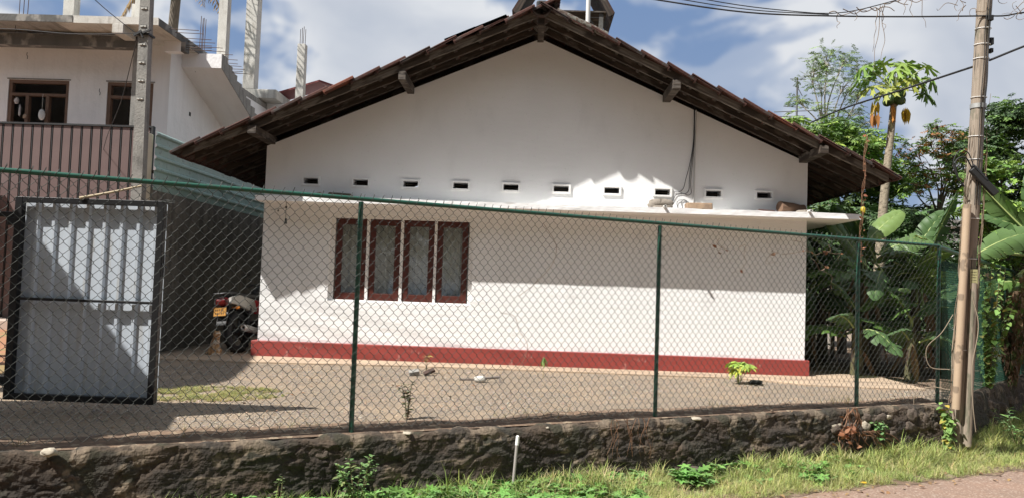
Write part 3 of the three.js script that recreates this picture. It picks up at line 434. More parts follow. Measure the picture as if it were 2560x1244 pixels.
{ // a stick that lies on top of the gate
  single('bamboo_stick', taper([V(0.20, 1.725, 4.90), V(0.42, 1.79, 4.82), V(0.62, 1.86, 4.74)], 0.012, 0.008, 6, 7), mat({ color: lin(0.42, 0.34, 0.22), roughness: 0.8 }), 'pale bamboo stick resting on the top of the zinc gate', 'stick');
}
// ------------------------------------------------------------------ boundary wall of the passage, with the green sheets above it
{
  const w = thing('boundary_wall', 'tall blackened block wall beside the passage on the left of the house', 'wall', [-1.6, 0, -4]);
  part('wall_face', box(-1.687, -1.50, -0.05, 2.345, -12, 0.30, 0.01), M.darkWall, w);
  part('end_pillar', box(-1.708, -1.537, -0.05, 3.093, 0.302, 0.445, 0.008), mat({ roughness: 0.9, bumpScale: 0.003, ...maps(256, 1, (u, v) => { const s = fbm(u * 6, v * 4, 5, 6, 4); return [...mix3([0.66, 0.60, 0.48], [0.52, 0.45, 0.34], s), s]; }) }), w);
  M.greenSheet = mat({ roughness: 0.5, bumpScale: 0.002, ...maps(512, 1.5, (u, v) => { const s = fbm(u * 6, v * 6, 5, 6, 6), sp = sstep(0.70, 0.76, fbm(u * 30, v * 30, 3, 30, 30)), st = sstep(0.55, 0.75, fbm(u * 24, v * 3, 4, 24, 3)); return [...mix3(mix3(mix3([0.34, 0.48, 0.43], [0.26, 0.385, 0.345], s), [0.42, 0.48, 0.45], st * 0.4), [0.10, 0.08, 0.06], sp * 0.4), s]; }) });
  const sh = thing('corrugated_sheet_screen', 'pale green corrugated sheets standing on the blackened boundary wall', 'fence', [-1.55, 2.3, -4]);
  const prof = []; let y = 2.313; for (let i = 0; i < 5; i++) { prof.push([y, 0], [y + 0.098, 0], [y + 0.119, 0.027], [y + 0.145, 0.027], [y + 0.166, 0]); y += 0.166; }
  for (let k = 0; k < 5; k++) { const lift = (k % 2) * 0.004, s = new THREE.Shape([...prof.map((p) => new THREE.Vector2(p[1] + lift, p[0])), ...prof.slice().reverse().map((p) => new THREE.Vector2(p[1] - 0.002 + lift, p[0]))]); const g = new THREE.ExtrudeGeometry(s, { depth: 2.5, bevelEnabled: false }); g.translate(-1.497, -k * 0.006, 0.32 - 2.5 - k * 2.44); part('sheet', boxUV(g), M.greenSheet, sh); }
  part('rail', box(-1.545, -1.502, 2.55, 2.59, -11.5, 0.29), M.wood, sh);
}
// ------------------------------------------------------------------ concrete pole on the left, with its cables
{
  const p = thing('utility_pole', 'notched square concrete pole standing at the end of the boundary wall', 'pole', [-1.56, 0, 0.58]);
  const g = new THREE.BoxGeometry(0.156, 6.2, 0.135, 1, 12, 1); { const a = g.attributes.position; for (let i = 0; i < a.count; i++) { const y = a.getY(i) + 3.1, k = 1 - y * 0.024; a.setXYZ(i, a.getX(i) * k - 1.535 - y * 0.0125, y - 0.05, a.getZ(i) * k + 0.58); } g.computeVertexNormals(); }
  part('shaft', boxUV(g), M.concrete, p);
  for (let i = 0; i < 10; i++) { const y = 3.51 + i * 0.252, x = -1.535 - y * 0.0125, z = 0.58 + 0.0675 * (1 - y * 0.024); if (y > 6) break; part('notch', [box(x - 0.045, x + 0.038, y, y + 0.022, z - 0.004, z + 0.012, 0.004)], M.concretePale, p); part('hole', rod(V(x, y + 0.008, z + 0.0135), V(x, y + 0.008, z + 0.0145), 0.009, 0.009, 10), M.black, p); part('painted_notch_shade', box(x - 0.045, x + 0.038, y + 0.024, y + 0.036, z - 0.003, z + 0.003), M.concreteDark, p); }  // dark strips and black dots on the face paint the shade of the recesses
  part('clamp', [box(-1.68, -1.50, 4.408, 4.434, 0.49, 0.67), bar(V(-1.71, 4.39, 0.675), V(-1.60, 4.455, 0.675), 0.02, 0.03), bar(V(-1.58, 4.43, 0.675), V(-1.47, 4.475, 0.685), 0.02, 0.025), bar(V(-1.61, 4.425, 0.675), V(-1.565, 4.36, 0.695), 0.018, 0.018)], M.black, p);
  const r = rng(6), lines = [[[-2.54, 5.13, 0.82], [-2.12, 4.75, 0.71], [-1.68, 4.42, 0.675]], [[-4.93, 4.63, -0.01], [-3.68, 4.55, 0.3], [-2.64, 4.44, 0.51], [-1.68, 4.42, 0.675]], [[-1.62, 4.42, 0.675], [-1.80, 4.28, 0.45], [-2.4, 3.78, -0.4], [-3.6, 3.55, -2.2], [-5.4, 3.6, -5.2]]];
  const L = ['cable running from the concrete pole steeply up to the top edge', 'slack cable from the concrete pole to the left edge under the roof slab', 'cable drooping from the concrete pole to the unfinished house window'];
  lines.forEach((q, i) => single('cable', tube(q.map((a) => V(...a)), 0.006, 40, 5), M.cable, L[i], 'cable', null, [-1.68, 4.42, 0.675]));
  const starter = []; for (let i = 0; i < 7; i++) starter.push(rod(V(-1.68 + r() * 0.13, 2.24, 0.46 + r() * 0.05), V(-1.68 + r() * 0.13, 2.40 + r() * 0.14, 0.46 + r() * 0.05), 0.004, 0.004, 5)); single('spike_row', [...starter, box(-1.70, -1.54, 2.23, 2.245, 0.446, 0.51)], M.rebar, 'short rusty iron spikes fixed on the cream pillar beside the concrete pole', 'spikes');
}
// ------------------------------------------------------------------ the unfinished house on the left
{
  const n = thing('unfinished_house', 'two storey unfinished white house with flat roof slab, bare columns and brown slatted screen', 'house', [-7, 0, -7]);
  const W = M.neighbourWall, hole = (x0, x1, y0, y1) => { const p = new THREE.Path(); p.moveTo(x0, y0); p.lineTo(x1, y0); p.lineTo(x1, y1); p.lineTo(x0, y1); p.closePath(); return p; };
  const s = new THREE.Shape([[-14, 0], [-4.17, 0], [-4.17, 6.12], [-14, 6.12]].map((a) => new THREE.Vector2(...a))); const wins = [[-7.74, -6.39], [-5.54, -4.52]]; wins.forEach(([a, b]) => s.holes.push(hole(a, b, 3.6, 5.28)));
  const wg = new THREE.ExtrudeGeometry(s, { depth: 0.2, bevelEnabled: false }); wg.translate(0, 0, -5.7); part('front_wall', boxUV(wg), W, n);
  part('side_wall', box(-4.37, -4.17, 0, 6.12, -13, -5.70), W, n); part('inner_wall', box(-14, -4.4, 0, 6.1, -9.2, -9.0), W, n); part('left_wall', box(-14.2, -14, 0, 6.12, -13, -5.5), W, n); part('back_wall', box(-14, -4.37, 0, 6.12, -13.2, -13), W, n);
  wins.forEach(([a, b], i) => {
    const w = new THREE.Group(); w.name = 'window'; n.add(w); const z0 = -5.62, z1 = -5.52; M.rawFrame ||= mat({ roughness: 0.7, ...maps(256, 0.8, (u, v) => { const g = fbm(u * 5, v * 20, 4, 5, 20); return [...mix3([0.17, 0.10, 0.065], [0.11, 0.065, 0.045], g), g]; }) });
    const bars = [box(a, a + 0.075, 3.6, 5.28, z0, z1), box(b - 0.075, b, 3.6, 5.28, z0, z1), box(a + 0.075, b - 0.075, 5.21, 5.28, z0, z1), box(a + 0.075, b - 0.075, 4.93, 4.99, z0, z1)];
    for (const m of i ? [(a + b) / 2 + 0.26] : [a + 0.42, a + 0.87]) bars.push(box(m - 0.035, m + 0.035, 3.6, 4.93, z0 + 0.002, z1 - 0.002)); part('frame', bars, M.rawFrame, w);
    part('frame_edge', [box(a - 0.03, b + 0.03, 5.282, 5.31, -5.51, -5.485)], M.concrete, w);
  });
  part('upper_floor', box(-14, -4.4, 2.95, 3.1, -9, -5.7), M.concrete, n); part('balcony_floor', box(-14, -3.82, 2.78, 3.05, -5.49, -4.22), mat({ color: lin(0.42, 0.33, 0.30), roughness: 0.9 }), n);
  part('roof_slab', [box(-14.3, -5.9, 6.12, 6.27, -8.1, -4.12), box(-14.3, -4.16, 6.121, 6.27, -13.3, -8.1)], M.concrete, n); part('roof_slab', box(-5.9, -3.80, 6.122, 6.272, -8.1, -4.12), M.concretePale, n); part('slab_fascia', box(-14.3, -5.55, 6.125, 6.268, -4.118, -4.106), M.concreteDark, n);
  part('slab_edge', box(-3.80, -3.785, 6.11, 6.26, -8.1, -4.12), M.concreteDark, n);
  part('beam', box(-14.3, -4.40, 5.80, 6.05, -4.86, -4.66, 0.01), M.concreteDark, n); part('beam_end', box(-4.73, -4.50, 5.935, 6.12, -4.62, -4.11, 0.01), M.concretePale, n);
  for (const z of [-5.35, -7.15]) { part('beam', box(-4.167, -3.80, 5.90, 6.12, z, z + 0.2), W, n); part('beam_end', box(-3.798, -3.70, 5.90, 6.11, z + 0.005, z + 0.195), M.concreteDark, n); }
  part('column', box(-4.57, -4.40, 2.9, 5.80, -4.85, -4.68, 0.006), M.concrete, n);
  const cols = [[-6.73, -6.48, 6.27, 8.2, -5.65], [-5.16, -4.99, 6.27, 7.07, -5.6], [-4.93, -4.72, 6.27, 8.2, -5.3], [-4.02, -3.80, 6.27, 8.6, -7.5]];
  cols.forEach(([a, b, c, d, z]) => part('column', box(a, b, c, d, z - 0.22, z, 0.006), M.concretePale, n));
  const r = rng(9), bars = []; for (let i = 0; i < 12; i++) { const z = -4.55 - i * 0.30; bars.push(rod(V(-3.95, 6.19 + r() * 0.03, z), V(-3.32 + r() * 0.2, 6.18 + (r() - 0.5) * 0.05, z + 0.02), 0.0075, 0.0075, 5)); } for (const z of [-5.2, -7.0]) for (let i = 0; i < 3; i++) bars.push(rod(V(-3.8, 5.95 + i * 0.05, z), V(-3.15, 5.95 + i * 0.05, z), 0.0075, 0.0075, 5));
  for (let i = 0; i < 4; i++) bars.push(rod(V(-4.18 + (i % 2) * 0.07, 6.2, -7.0 + (i > 1) * 0.1), V(-4.17 + (i % 2) * 0.07, 7.2 + r() * 0.12, -7.0 + (i > 1) * 0.1), 0.008, 0.008, 5)); for (let i = 0; i < 4; i++) bars.push(rod(V(-5.13 + (i % 2) * 0.1, 7, -5.78 + (i > 1) * 0.12), V(-5.13 + (i % 2) * 0.1, 7.9, -5.78 + (i > 1) * 0.12), 0.008, 0.008, 5)); for (let i = 0; i < 3; i++) bars.push(rod(V(-7.4 + i * 0.09, 6.2, -5.2), V(-7.4 + i * 0.10, 7.6, -5.2), 0.008, 0.008, 5));
  bars.forEach((b) => part('reinforcing_bar', b, M.rebar, n));
  // outside stair, down to the back
  { const pts = [], n0 = 9, dz = 0.31, dy = 0.122; let z = -6.02, y = 6.12; pts.push([z, y]); for (let i = 0; i < n0; i++) { pts.push([z - dz, y]); pts.push([z - dz, y - dy]); z -= dz; y -= dy; } pts.push([z, y - 0.24]); pts.push([-6.02, 5.80]);
    const st = new THREE.Shape(pts.map(([a, b]) => new THREE.Vector2(-a, b))), g = new THREE.ExtrudeGeometry(st, { depth: 0.90, bevelEnabled: false }); g.rotateY(Math.PI / 2); g.translate(-4.168, 0, 0); part('stair_flight', boxUV(g), W, n);
    const st2 = g.clone(); const q = new THREE.ExtrudeGeometry(st, { depth: 0.012, bevelEnabled: false }); q.rotateY(Math.PI / 2); q.translate(-3.266, 0, 0); part('stair_edge', boxUV(q), M.concrete, n); }
  // slatted screen, board by board
  M.slat = mat({ roughness: 0.55, bumpScale: 0.001, ...maps(256, 1, (u, v) => { const g = fbm(u * 20, v * 3, 4, 20, 3), s = fbm(u * 3, v * 3, 4, 3, 3); return [...mix3([0.140, 0.092, 0.084], [0.108, 0.071, 0.066], g * 0.5 + s * 0.5), g]; }) });
  const slat = boxUV(new RoundedBoxGeometry(0.152, 3.86, 0.03, 1, 0.004)); for (let i = 0; i < 20; i++) piece('slat', slat, M.slat, n, V(-3.90 - i * 0.200, 2.09, -4.10));
  const m2 = []; for (let i = 0; i < 20; i++) m2.push(box(-3.81 - i * 0.2, -3.79 - i * 0.2, 0.17, 4.02, -4.115, -4.085)); part('painted_slat_gap', m2, M.black, n); part('slat_backing', box(-8, -3.80, 0.17, 4.0, -4.19, -4.16), M.rawFrame, n);  // the dark of the slat gaps is painted as black strips between boards
  part('top_rail', box(-8, -3.75, 4.025, 4.06, -4.14, -4.06), M.black, n); part('end_post', box(-3.78, -3.745, 0.1, 4.05, -4.15, -4.05), M.black, n);
  part('gate_pillar', box(-8.2, -6.80, 0, 2.80, -4.0, -3.6, 0.02), W, n); part('step', box(-9, -5, 0, 0.16, -4.0, -3.2), mat({ color: lin(0.42, 0.33, 0.27), roughness: 0.9 }), n);
  part('wall_socket', [box(-4.169, -4.16, 4.80, 4.89, -6.6, -6.52)], M.black, n);
  for (const [x, y, z] of [[-6.9, 6.10, -4.4], [-7.1, 5.75, -5.1], [-5.7, 5.1, -5.48], [-3.95, 5.86, -6.2]]) part('wire_stub', tube([V(x, y + 0.02, z), V(x + 0.01, y - 0.05, z + 0.02), V(x + 0.035, y - 0.07, z + 0.03), V(x + 0.03, y - 0.13, z + 0.03)], 0.006, 10, 5), M.cable, n);
  setting('dirt_lane', flatPoly([V(-12, 0, -3.2), V(-1.6, 0, -3.2), V(-1.52, 0, 2.5), V(-4, 0, 4.6), V(-12, 0, 5)], 0.005), mat({ roughness: 1, bumpScale: 0.012, ...maps(256, 1.5, (u, v) => { const g = fbm(u * 9, v * 9, 6, 9, 9), k = sstep(0.55, 0.65, fbm(u * 5, v * 5, 4, 5, 5)); return [...mix3(mix3([0.34, 0.155, 0.075], [0.25, 0.125, 0.07], g), [0.20, 0.19, 0.07], k * 0.6), g]; }) }));
  // things hanging in its window
  { const pale = mat({ color: lin(0.45, 0.43, 0.42), roughness: 0.9 }), fb = thing('flower_bundle', 'pale crumpled plastic and flower bundle hanging in the wide upstairs window', 'bundle', [-7.42, 4.5, -5.45]); part('plastic', lump(8, 0.05, 0.07, 0.04, 0.3, 2).translate(-7.50, 4.80, -5.45), pale, fb); part('plastic', lump(9, 0.022, 0.12, 0.02, 0.3, 2).translate(-7.42, 4.58, -5.45), pale, fb); part('flower', lump(7, 0.04, 0.05, 0.03, 0.3, 2).translate(-7.30, 4.46, -5.45), mat({ color: lin(0.30, 0.22, 0.16), roughness: 0.9 }), fb); }
  { const pts = []; const a = new THREE.SphereGeometry(0.085, 14, 10); a.scale(0.8, 1.45, 0.8); a.translate(-6.92, 4.50, -5.44); single('paper_lantern', [a, rod(V(-6.92, 4.6, -5.44), V(-6.92, 4.95, -5.44), 0.004, 0.004, 5)], mat({ color: lin(0.62, 0.62, 0.60), roughness: 0.9 }), 'oval white paper lantern hanging in the wide upstairs window', 'lantern'); }
}
{ // the second house behind, mostly hidden
  const h = thing('concrete_house', 'pale concrete house with roof slab and bare column stubs behind the stair', 'house', [-3.6, 0, -13]);
  part('wall', box(-6.5, -2.5, 0, 6.30, -15, -11.6), M.neighbourWall, h); part('roof_slab', box(-6.6, -3.70, 6.31, 6.58, -15, -11.0, 0.02), M.concretePale, h); part('column', box(-4.70, -4.36, 6.58, 9.6, -11.35, -11.0, 0.01), M.concretePale, h); part('column', box(-3.13, -2.90, 5.9, 7.94, -11.2, -10.97, 0.01), M.concretePale, h);
  [0, 1, 2, 3].forEach((i) => part('reinforcing_bar', rod(V(-3.09 + i * 0.045, 7.9, -11.08 - (i % 2) * 0.05), V(-3.09 + i * 0.05, 8.40 + (i % 3) * 0.04, -11.08), 0.009, 0.009, 5), M.rebar, h));
  part('red_roof', [bar(V(-4.2, 6.50, -12), V(-2.6, 7.02, -12), 0.9, 0.05), bar(V(-2.62, 7.02, -12), V(-1.0, 6.52, -12), 0.9, 0.05)], mat({ color: lin(0.16, 0.035, 0.032), roughness: 0.7 }), h);
}
{ // raised tiled shelter behind the ridge, and the pale pipe before it
  const t = thing('roof_shelter', 'dark tiled shelter roof on posts rising behind the ridge of the house', 'shelter', [4.8, 4, -5.2]);
  const dk = M.tiles[2]; for (const s of [1, -1]) { const a = V(4.70 - 0.62 * 0, 7.9, -5.2); part('roof_side', bar(V(4.35, 8.55, -5.2), V(4.35 + s * 1.03, 6.76, -5.2), 1.3, 0.05, V(0, 1, 0)), dk, t); part('verge_board', bar(V(4.35, 8.50, -4.53), V(4.35 + s * 0.97, 6.70, -4.53), 0.03, 0.10), M.wood, t); }
  part('ceiling', box(3.45, 5.24, 6.78, 6.81, -5.8, -4.58), M.wood, t); for (const x of [3.55, 5.09]) for (const z of [-4.7, -5.7]) part('post', box(x, x + 0.085, 3.6, 6.80, z, z + 0.085), M.concreteDark, t);
  part('bracket', [rod(V(4.82, 6.78, -4.62), V(5.0, 6.5, -4.62), 0.008, 0.008, 5), rod(V(4.9, 6.68, -4.62), V(5.1, 6.68, -4.62), 0.007, 0.007, 5)], M.black, t);
  single('vent_pipe', [rod(V(4.78, 4.2, -3.4), V(4.78, 7.4, -3.4), 0.042, 0.042, 12), box(4.62, 4.80, 5.98, 6.0, -3.42, -3.38)], M.pvc, 'pale grey vent pipe standing in front of the dark shelter roof', 'pipe');
}
{ // unseen roof and deck added left of the frame, shaped from the shadows there
  const p = thing('added_shade_roof', 'unseen flat concrete roof added left of the gate, shaped from its shadow', 'porch', [-2.6, 0, 6.2]);
  const slab = (pts, y) => { const g = new THREE.ExtrudeGeometry(new THREE.Shape(pts.map(([x, z]) => new THREE.Vector2(x, -z))), { depth: 0.1, bevelEnabled: false }); g.rotateX(-Math.PI / 2); g.translate(0, y, 0); return boxUV(g); };
  part('slab', slab([[-1.46, 5.50], [-1.14, 6.08], [-0.92, 6.72], [-1.18, 7.19], [-2.6, 7.7], [-4.2, 7.6], [-4.2, 6.0]], 3.2), M.concrete, p); for (const [x, z] of [[-1.9, 6.9], [-3.9, 7.3], [-3.9, 6.2]]) part('post', box(x - 0.08, x + 0.08, -0.6, 3.2, z - 0.08, z + 0.08), M.concrete, p);
  const d = thing('added_shade_deck', 'unseen raised concrete deck added at left, shaped from its shadow on the yard', 'deck', [-4.6, 0, 4.2]);
  part('slab', slab([[-3.65, 5.95], [-3.44, 5.52], [-3.37, 5.06], [-3.63, 3.91], [-3.98, 2.52], [-5.4, 2.2], [-5.9, 6.1]], 6.0), M.concrete, d); for (const [x, z] of [[-3.95, 5.6], [-4.2, 3.0], [-5.5, 5.8], [-5.2, 2.5]]) part('post', box(x - 0.12, x + 0.12, 0, 6.0, z - 0.12, z + 0.12), M.concrete, d);
}

// ------------------------------------------------------------------ wooden pole on the right, its pipe, box, plate, dry vines and wires
const WP = (y) => V(8.575 + (y + 0.55) * 0.0552, y, 2.35);   // axis of the leaning pole
{
  const p = thing('wooden_pole', 'weathered leaning timber utility pole at the corner of the wall', 'pole', [8.57, -0.6, 2.35]);
  const g = taper([WP(-0.7), WP(1), WP(3), WP(5.4)], 0.078, 0.072, 40, 18); { const a = g.attributes.position; for (let i = 0; i < a.count; i++) { const y = a.getY(i), c = WP(y), dx = a.getX(i) - c.x, dz = a.getZ(i) - c.z, n = Math.atan2(dz, dx), k = 1 + (fbm(n * 2.2 + 9, y * 0.9, 4) - 0.5) * 0.22; a.setXYZ(i, c.x + dx * k, y, c.z + dz * k); } const uv = g.attributes.uv; for (let i = 0; i < uv.count; i++) { const t = uv.getX(i); uv.setXY(i, uv.getY(i), t); } g.computeVertexNormals(); }
  part('shaft', g, M.poleWood, p);
  for (const y of [0.62, 1.62, 2.06, 2.72, 2.98, 3.42, 3.86, 4.02, 4.2]) { const c = WP(y), t = new THREE.TorusGeometry(0.080, 0.004, 6, 26); t.rotateX(Math.PI / 2 + 0.06); t.translate(c.x, y, c.z); part('strap', t, y > 3 && y < 3.5 ? M.pvc : M.whitePaint, p); }
  part('bracket_band', (() => { const c = WP(3.32), t = new THREE.CylinderGeometry(0.082, 0.082, 0.05, 24, 1, true); t.translate(c.x, 3.32, c.z); return t; })(), mat({ color: lin(0.40, 0.40, 0.38), roughness: 0.5, metalness: 0.5 }), p);
  const r = rng(14);
  const down = []; for (const [dx, dz] of [[-0.02, 0.09], [0.012, 0.092], [0.03, 0.09]]) { const pts = []; for (let y = 2.2; y < 5.3; y += 0.28) { const c = WP(y); pts.push(V(c.x + dx + (r() - 0.5) * 0.016, y, c.z + dz)); } down.push(tube(pts, 0.0042, 60, 5)); } part('down_cable', down, M.cable, p);
  part('clamp', [box(8.90, 8.945, 4.02, 4.10, 2.32, 2.38, 0.006), box(8.905, 8.94, 3.93, 3.98, 2.32, 2.38, 0.006), box(8.84, 8.90, 4.27, 4.33, 2.40, 2.45, 0.006)], M.black, p);
  const pl = single('number_plate', [box(8.655, 8.735, 1.29, 1.50, 2.452, 2.456)], mat({ roughness: 0.5, metalness: 0.1, ...(() => { const c = document.createElement('canvas'); c.width = 64; c.height = 128; const x = c.getContext('2d'); x.fillStyle = '#b0aa7c'; x.fillRect(0, 0, 64, 128); x.fillStyle = '#57553f'; const q = rng(2); for (let j = 0; j < 6; j++) for (let i = 0; i < 4; i++) x.fillRect(10 + i * 12, 14 + j * 18, 5 + q() * 4, 8 + q() * 3); const t = new THREE.CanvasTexture(c); t.colorSpace = THREE.SRGBColorSpace; t.wrapS = t.wrapT = THREE.RepeatWrapping; t.repeat.set(1 / 0.08, 1 / 0.21); t.offset.set(-8.655 / 0.08, -1.29 / 0.21); return { map: t }; })() }), 'small faded yellowish number plate fixed on the timber pole', 'plate'); void pl;
  const jb = thing('junction_box', 'black cable joint box tilted on the upper timber pole', 'box', [8.78, 2.4, 2.46]); part('body', bar(V(8.66, 2.60, 2.46), V(8.90, 2.32, 2.50), 0.07, 0.075, V(0, 1, 0), 0.012), M.black, jb); part('lid', bar(V(8.665, 2.635, 2.47), V(8.80, 2.475, 2.49), 0.075, 0.02, V(0, 1, 0), 0.004), mat({ color: lin(0.03, 0.032, 0.036), roughness: 0.3 }), jb); part('cable', [tube([V(8.66, 2.60, 2.47), V(8.56, 2.72, 2.5), V(8.47, 2.68, 2.5), V(8.50, 2.50, 2.48), V(8.58, 2.40, 2.46)], 0.008, 30, 6), tube([V(8.68, 2.62, 2.47), V(8.60, 2.78, 2.48), V(8.53, 2.80, 2.47), V(8.46, 2.66, 2.46), V(8.52, 2.46, 2.46)], 0.006, 30, 6)], M.cable, jb);
  const pipe = single('conduit_pipe', [rod(V(8.500, -0.02, 2.475), V(8.607, 2.20, 2.475), 0.041, 0.041, 14)], mat({ roughness: 0.55, ...maps(256, 1, (u, v) => { const s = fbm(u * 4, v * 5, 5, 4, 5), b = sstep(0.62, 0.72, fbm(u * 9, v * 9, 4, 9, 9)); return [...mix3(mix3([0.44, 0.33, 0.225], [0.36, 0.265, 0.18], s), [0.16, 0.12, 0.085], b * 0.7), s]; }) }), 'tan plastic conduit pipe strapped upright to the timber pole', 'pipe'); void pipe;
  single('support_post', (() => { const g2 = rod(V(8.645, -0.42, 2.43), V(8.70, 1.35, 2.43), 0.045, 0.042, 12); return g2; })(), M.poleWood, 'short grey wooden stump bound beside the conduit on the timber pole', 'post');
  // dry creeper stems on the pole
  const stems = []; for (let i = 0; i < 34; i++) { const y0 = -0.5 + r() * 1.4, y1 = y0 + 0.7 + r() * 1.9, a0 = r() * 6.28, pts = []; for (let k = 0; k <= 7; k++) { const y = mixn(y0, y1, k / 7), c = WP(y), a = 0.1 + a0 * 0.10 + Math.sin(k * 1.3 + a0 * 3) * 0.30, rad = 0.094 + r() * 0.03; pts.push(V(c.x + Math.cos(a) * rad * (i % 2 ? 1 : -1), y, c.z + Math.abs(Math.sin(a)) * rad)); } stems.push(taper(pts, 0.004 + r() * 0.0045, 0.002, 22, 5)); }
  const dv = thing('dry_creeper', 'dry brown creeper stems clinging to the timber pole', 'creeper', [8.6, -0.5, 2.4]); M.dryStem = mat({ color: lin(0.19, 0.135, 0.09), roughness: 0.95 }); M.dryGrey = mat({ color: lin(0.27, 0.215, 0.155), roughness: 0.95 }); part('stems', stems.filter((_, i) => i % 3), M.dryStem, dv, 'stuff'); part('grey_stems', stems.filter((_, i) => i % 3 === 0).map((g2) => g2.clone()), M.dryGrey, dv, 'stuff');
  single('hanging_wire', tube([V(8.67, 1.2, 2.47), V(8.72, 0.9, 2.50), V(8.64, 0.4, 2.52), V(8.66, 0.0, 2.52), V(8.70, -0.25, 2.50)], 0.005, 40, 5), M.dryGrey, 'thin pale cord hanging loose at the right side of the timber pole', 'cord');
  for (const [i, q] of [[[8.47, 1.0, 2.46], [8.35, 0.8, 2.46], [8.22, 0.62, 2.4], [8.26, 0.42, 2.4], [8.45, 0.40, 2.44]], [[8.44, 0.18, 2.46], [8.25, 0.2, 2.42], [8.10, 0.1, 2.4], [8.12, -0.1, 2.36]]].entries()) single('hanging_wire', tube(q.map((a) => V(...a)), 0.0045, 40, 5), M.dryGrey, ['thin wire looping from the pole to the green corner post', 'thin wire curling low before the last green fence post'][i], 'cord');
  // overhead lines
  const line = (pts, rad, label, name = 'overhead_wire', m = M.cable) => single(name, tube(pts.map((a) => V(...a)), rad, 90, 5), m, label, 'wire', null, pts[pts.length - 1]);
  line([[-6, 6.6, 2.4], [0, 5.2, 2.4], [3.4, 4.68, 2.4], [5.16, 4.42, 2.4], [6.2, 4.30, 2.4], [7.13, 4.285, 2.4], [8.0, 4.30, 2.4], [8.85, 4.325, 2.42]], 0.0095, 'lowest and thickest of the wires crossing the sky to the timber pole');
  line([[-6, 6.9, 2.4], [2, 5.0, 2.4], [5.0, 4.50, 2.4], [6.2, 4.335, 2.4], [7.1, 4.30, 2.4]], 0.006, 'middle thin wire that joins the thick wire left of the pole');
  line([[-6, 7.3, 2.4], [2, 5.22, 2.4], [5.7, 4.44, 2.4], [6.6, 4.335, 2.4], [7.2, 4.32, 2.4], [7.7, 4.44, 2.4], [8.3, 4.66, 2.4], [9.2, 5.2, 2.4]], 0.006, 'upper wire wound with dead vines that climbs out at the top');
  line([[8.85, 4.325, 2.42], [9.05, 4.34, 2.4], [9.25, 4.38, 2.4], [10.5, 4.5, 2.2], [14, 5.0, 1.5]], 0.009, 'wire leaving the timber pole to the right edge near the top');
  line([[14, 5.9, 2.3], [10.4, 4.47, 2.38], [9.25, 3.995, 2.4], [8.88, 3.83, 2.4]], 0.013, 'thick black cable from the right edge to the timber pole');
  line([[8.80, 3.79, 2.4], [8.62, 3.84, 1.2], [8.50, 3.98, -0.6], [8.5, 4.06, -2.0]], 0.013, 'thick black cable sloping from the timber pole down to the house roof');
  const dead = thing('dead_vine', 'dead vine strands dangling from the overhead wires beside the timber pole', 'vine', [7.8, 4.3, 2.4]), ds = [];
  const drop = (x, y, L, sway) => { const pts = [V(x, y, 2.4)]; let px = x, py = y; const k = 6; for (let i = 1; i <= k; i++) { px += (r() - 0.5) * sway; py -= L / k; pts.push(V(px, py, 2.4 + (r() - 0.5) * sway)); } ds.push(taper(pts, 0.0045, 0.0022, 20, 4)); };
  for (const [x, y, L] of [[7.62, 4.40, 0.5], [7.67, 4.42, 0.75], [7.72, 4.43, 0.62], [7.70, 4.42, 0.28], [8.05, 4.56, 0.26], [8.0, 4.55, 0.22], [8.15, 4.60, 0.42], [8.5, 4.7, 0.32], [8.6, 4.8, 0.42], [7.4, 4.36, 0.12], [7.2, 4.31, 0.16]]) drop(x, y, L, 0.05);
  for (let i = 0; i < 26; i++) { const a = V(8.45 + r() * 1.1, 4.30 + r() * 0.34, 2.36 + r() * 0.1); const pts = [a]; for (let k = 0; k < 4; k++) pts.push(pts[k].clone().add(V((r() - 0.5) * 0.17, (r() - 0.56) * 0.15, (r() - 0.5) * 0.08))); ds.push(taper(pts, 0.0045, 0.0018, 14, 4)); }
  for (let i = 0; i < 8; i++) { const x = 7.1 + i * 0.15, pts = []; for (let k = 0; k < 5; k++) pts.push(V(x + k * 0.07, 4.32 + i * 0.022 * (i > 3 ? 1.5 : 1) + Math.sin(k * 2 + i) * 0.025, 2.4 + Math.cos(k * 2) * 0.015)); ds.push(taper(pts, 0.006, 0.004, 16, 4)); }
  part('strands', ds, M.dryStem, dead, 'stuff');
}
// ------------------------------------------------------------------ leaves
const leafMat = (c, rough = 0.55, tr = 0.28) => new THREE.MeshPhysicalMaterial({ color: c, roughness: rough, transmission: tr, thickness: 0, ior: 1.35, side: THREE.DoubleSide });
M.leaf = leafMat(lin(1, 1, 1), 0.75, 0.3);
M.blade = leafMat(lin(1, 1, 1), 0.8, 0.25);
function leafShape(L, W, fold = 0.25, droop = 0.2, n = 3) {  // a pointed leaf along +x with a folded midrib
  const pos = [], idx = []; for (let i = 0; i <= n; i++) { const t = i / n, w = W * Math.sin(Math.PI * Math.pow(t, 0.75)) * 0.5 + (i === 0 ? W * 0.03 : 0), x = L * t, y = -droop * L * t * t; pos.push(x, y, 0, x, y + w * fold, w, x, y + w * fold, -w); }
  for (let i = 0; i < n; i++) { const a = i * 3, b = a + 3; idx.push(a, a + 1, b, b, a + 1, b + 1, a, b, a + 2, b, b + 2, a + 2); }
  const g = new THREE.BufferGeometry(); g.setAttribute('position', new THREE.Float32BufferAttribute(pos, 3)); g.setIndex(idx); g.computeVertexNormals(); return g;
}
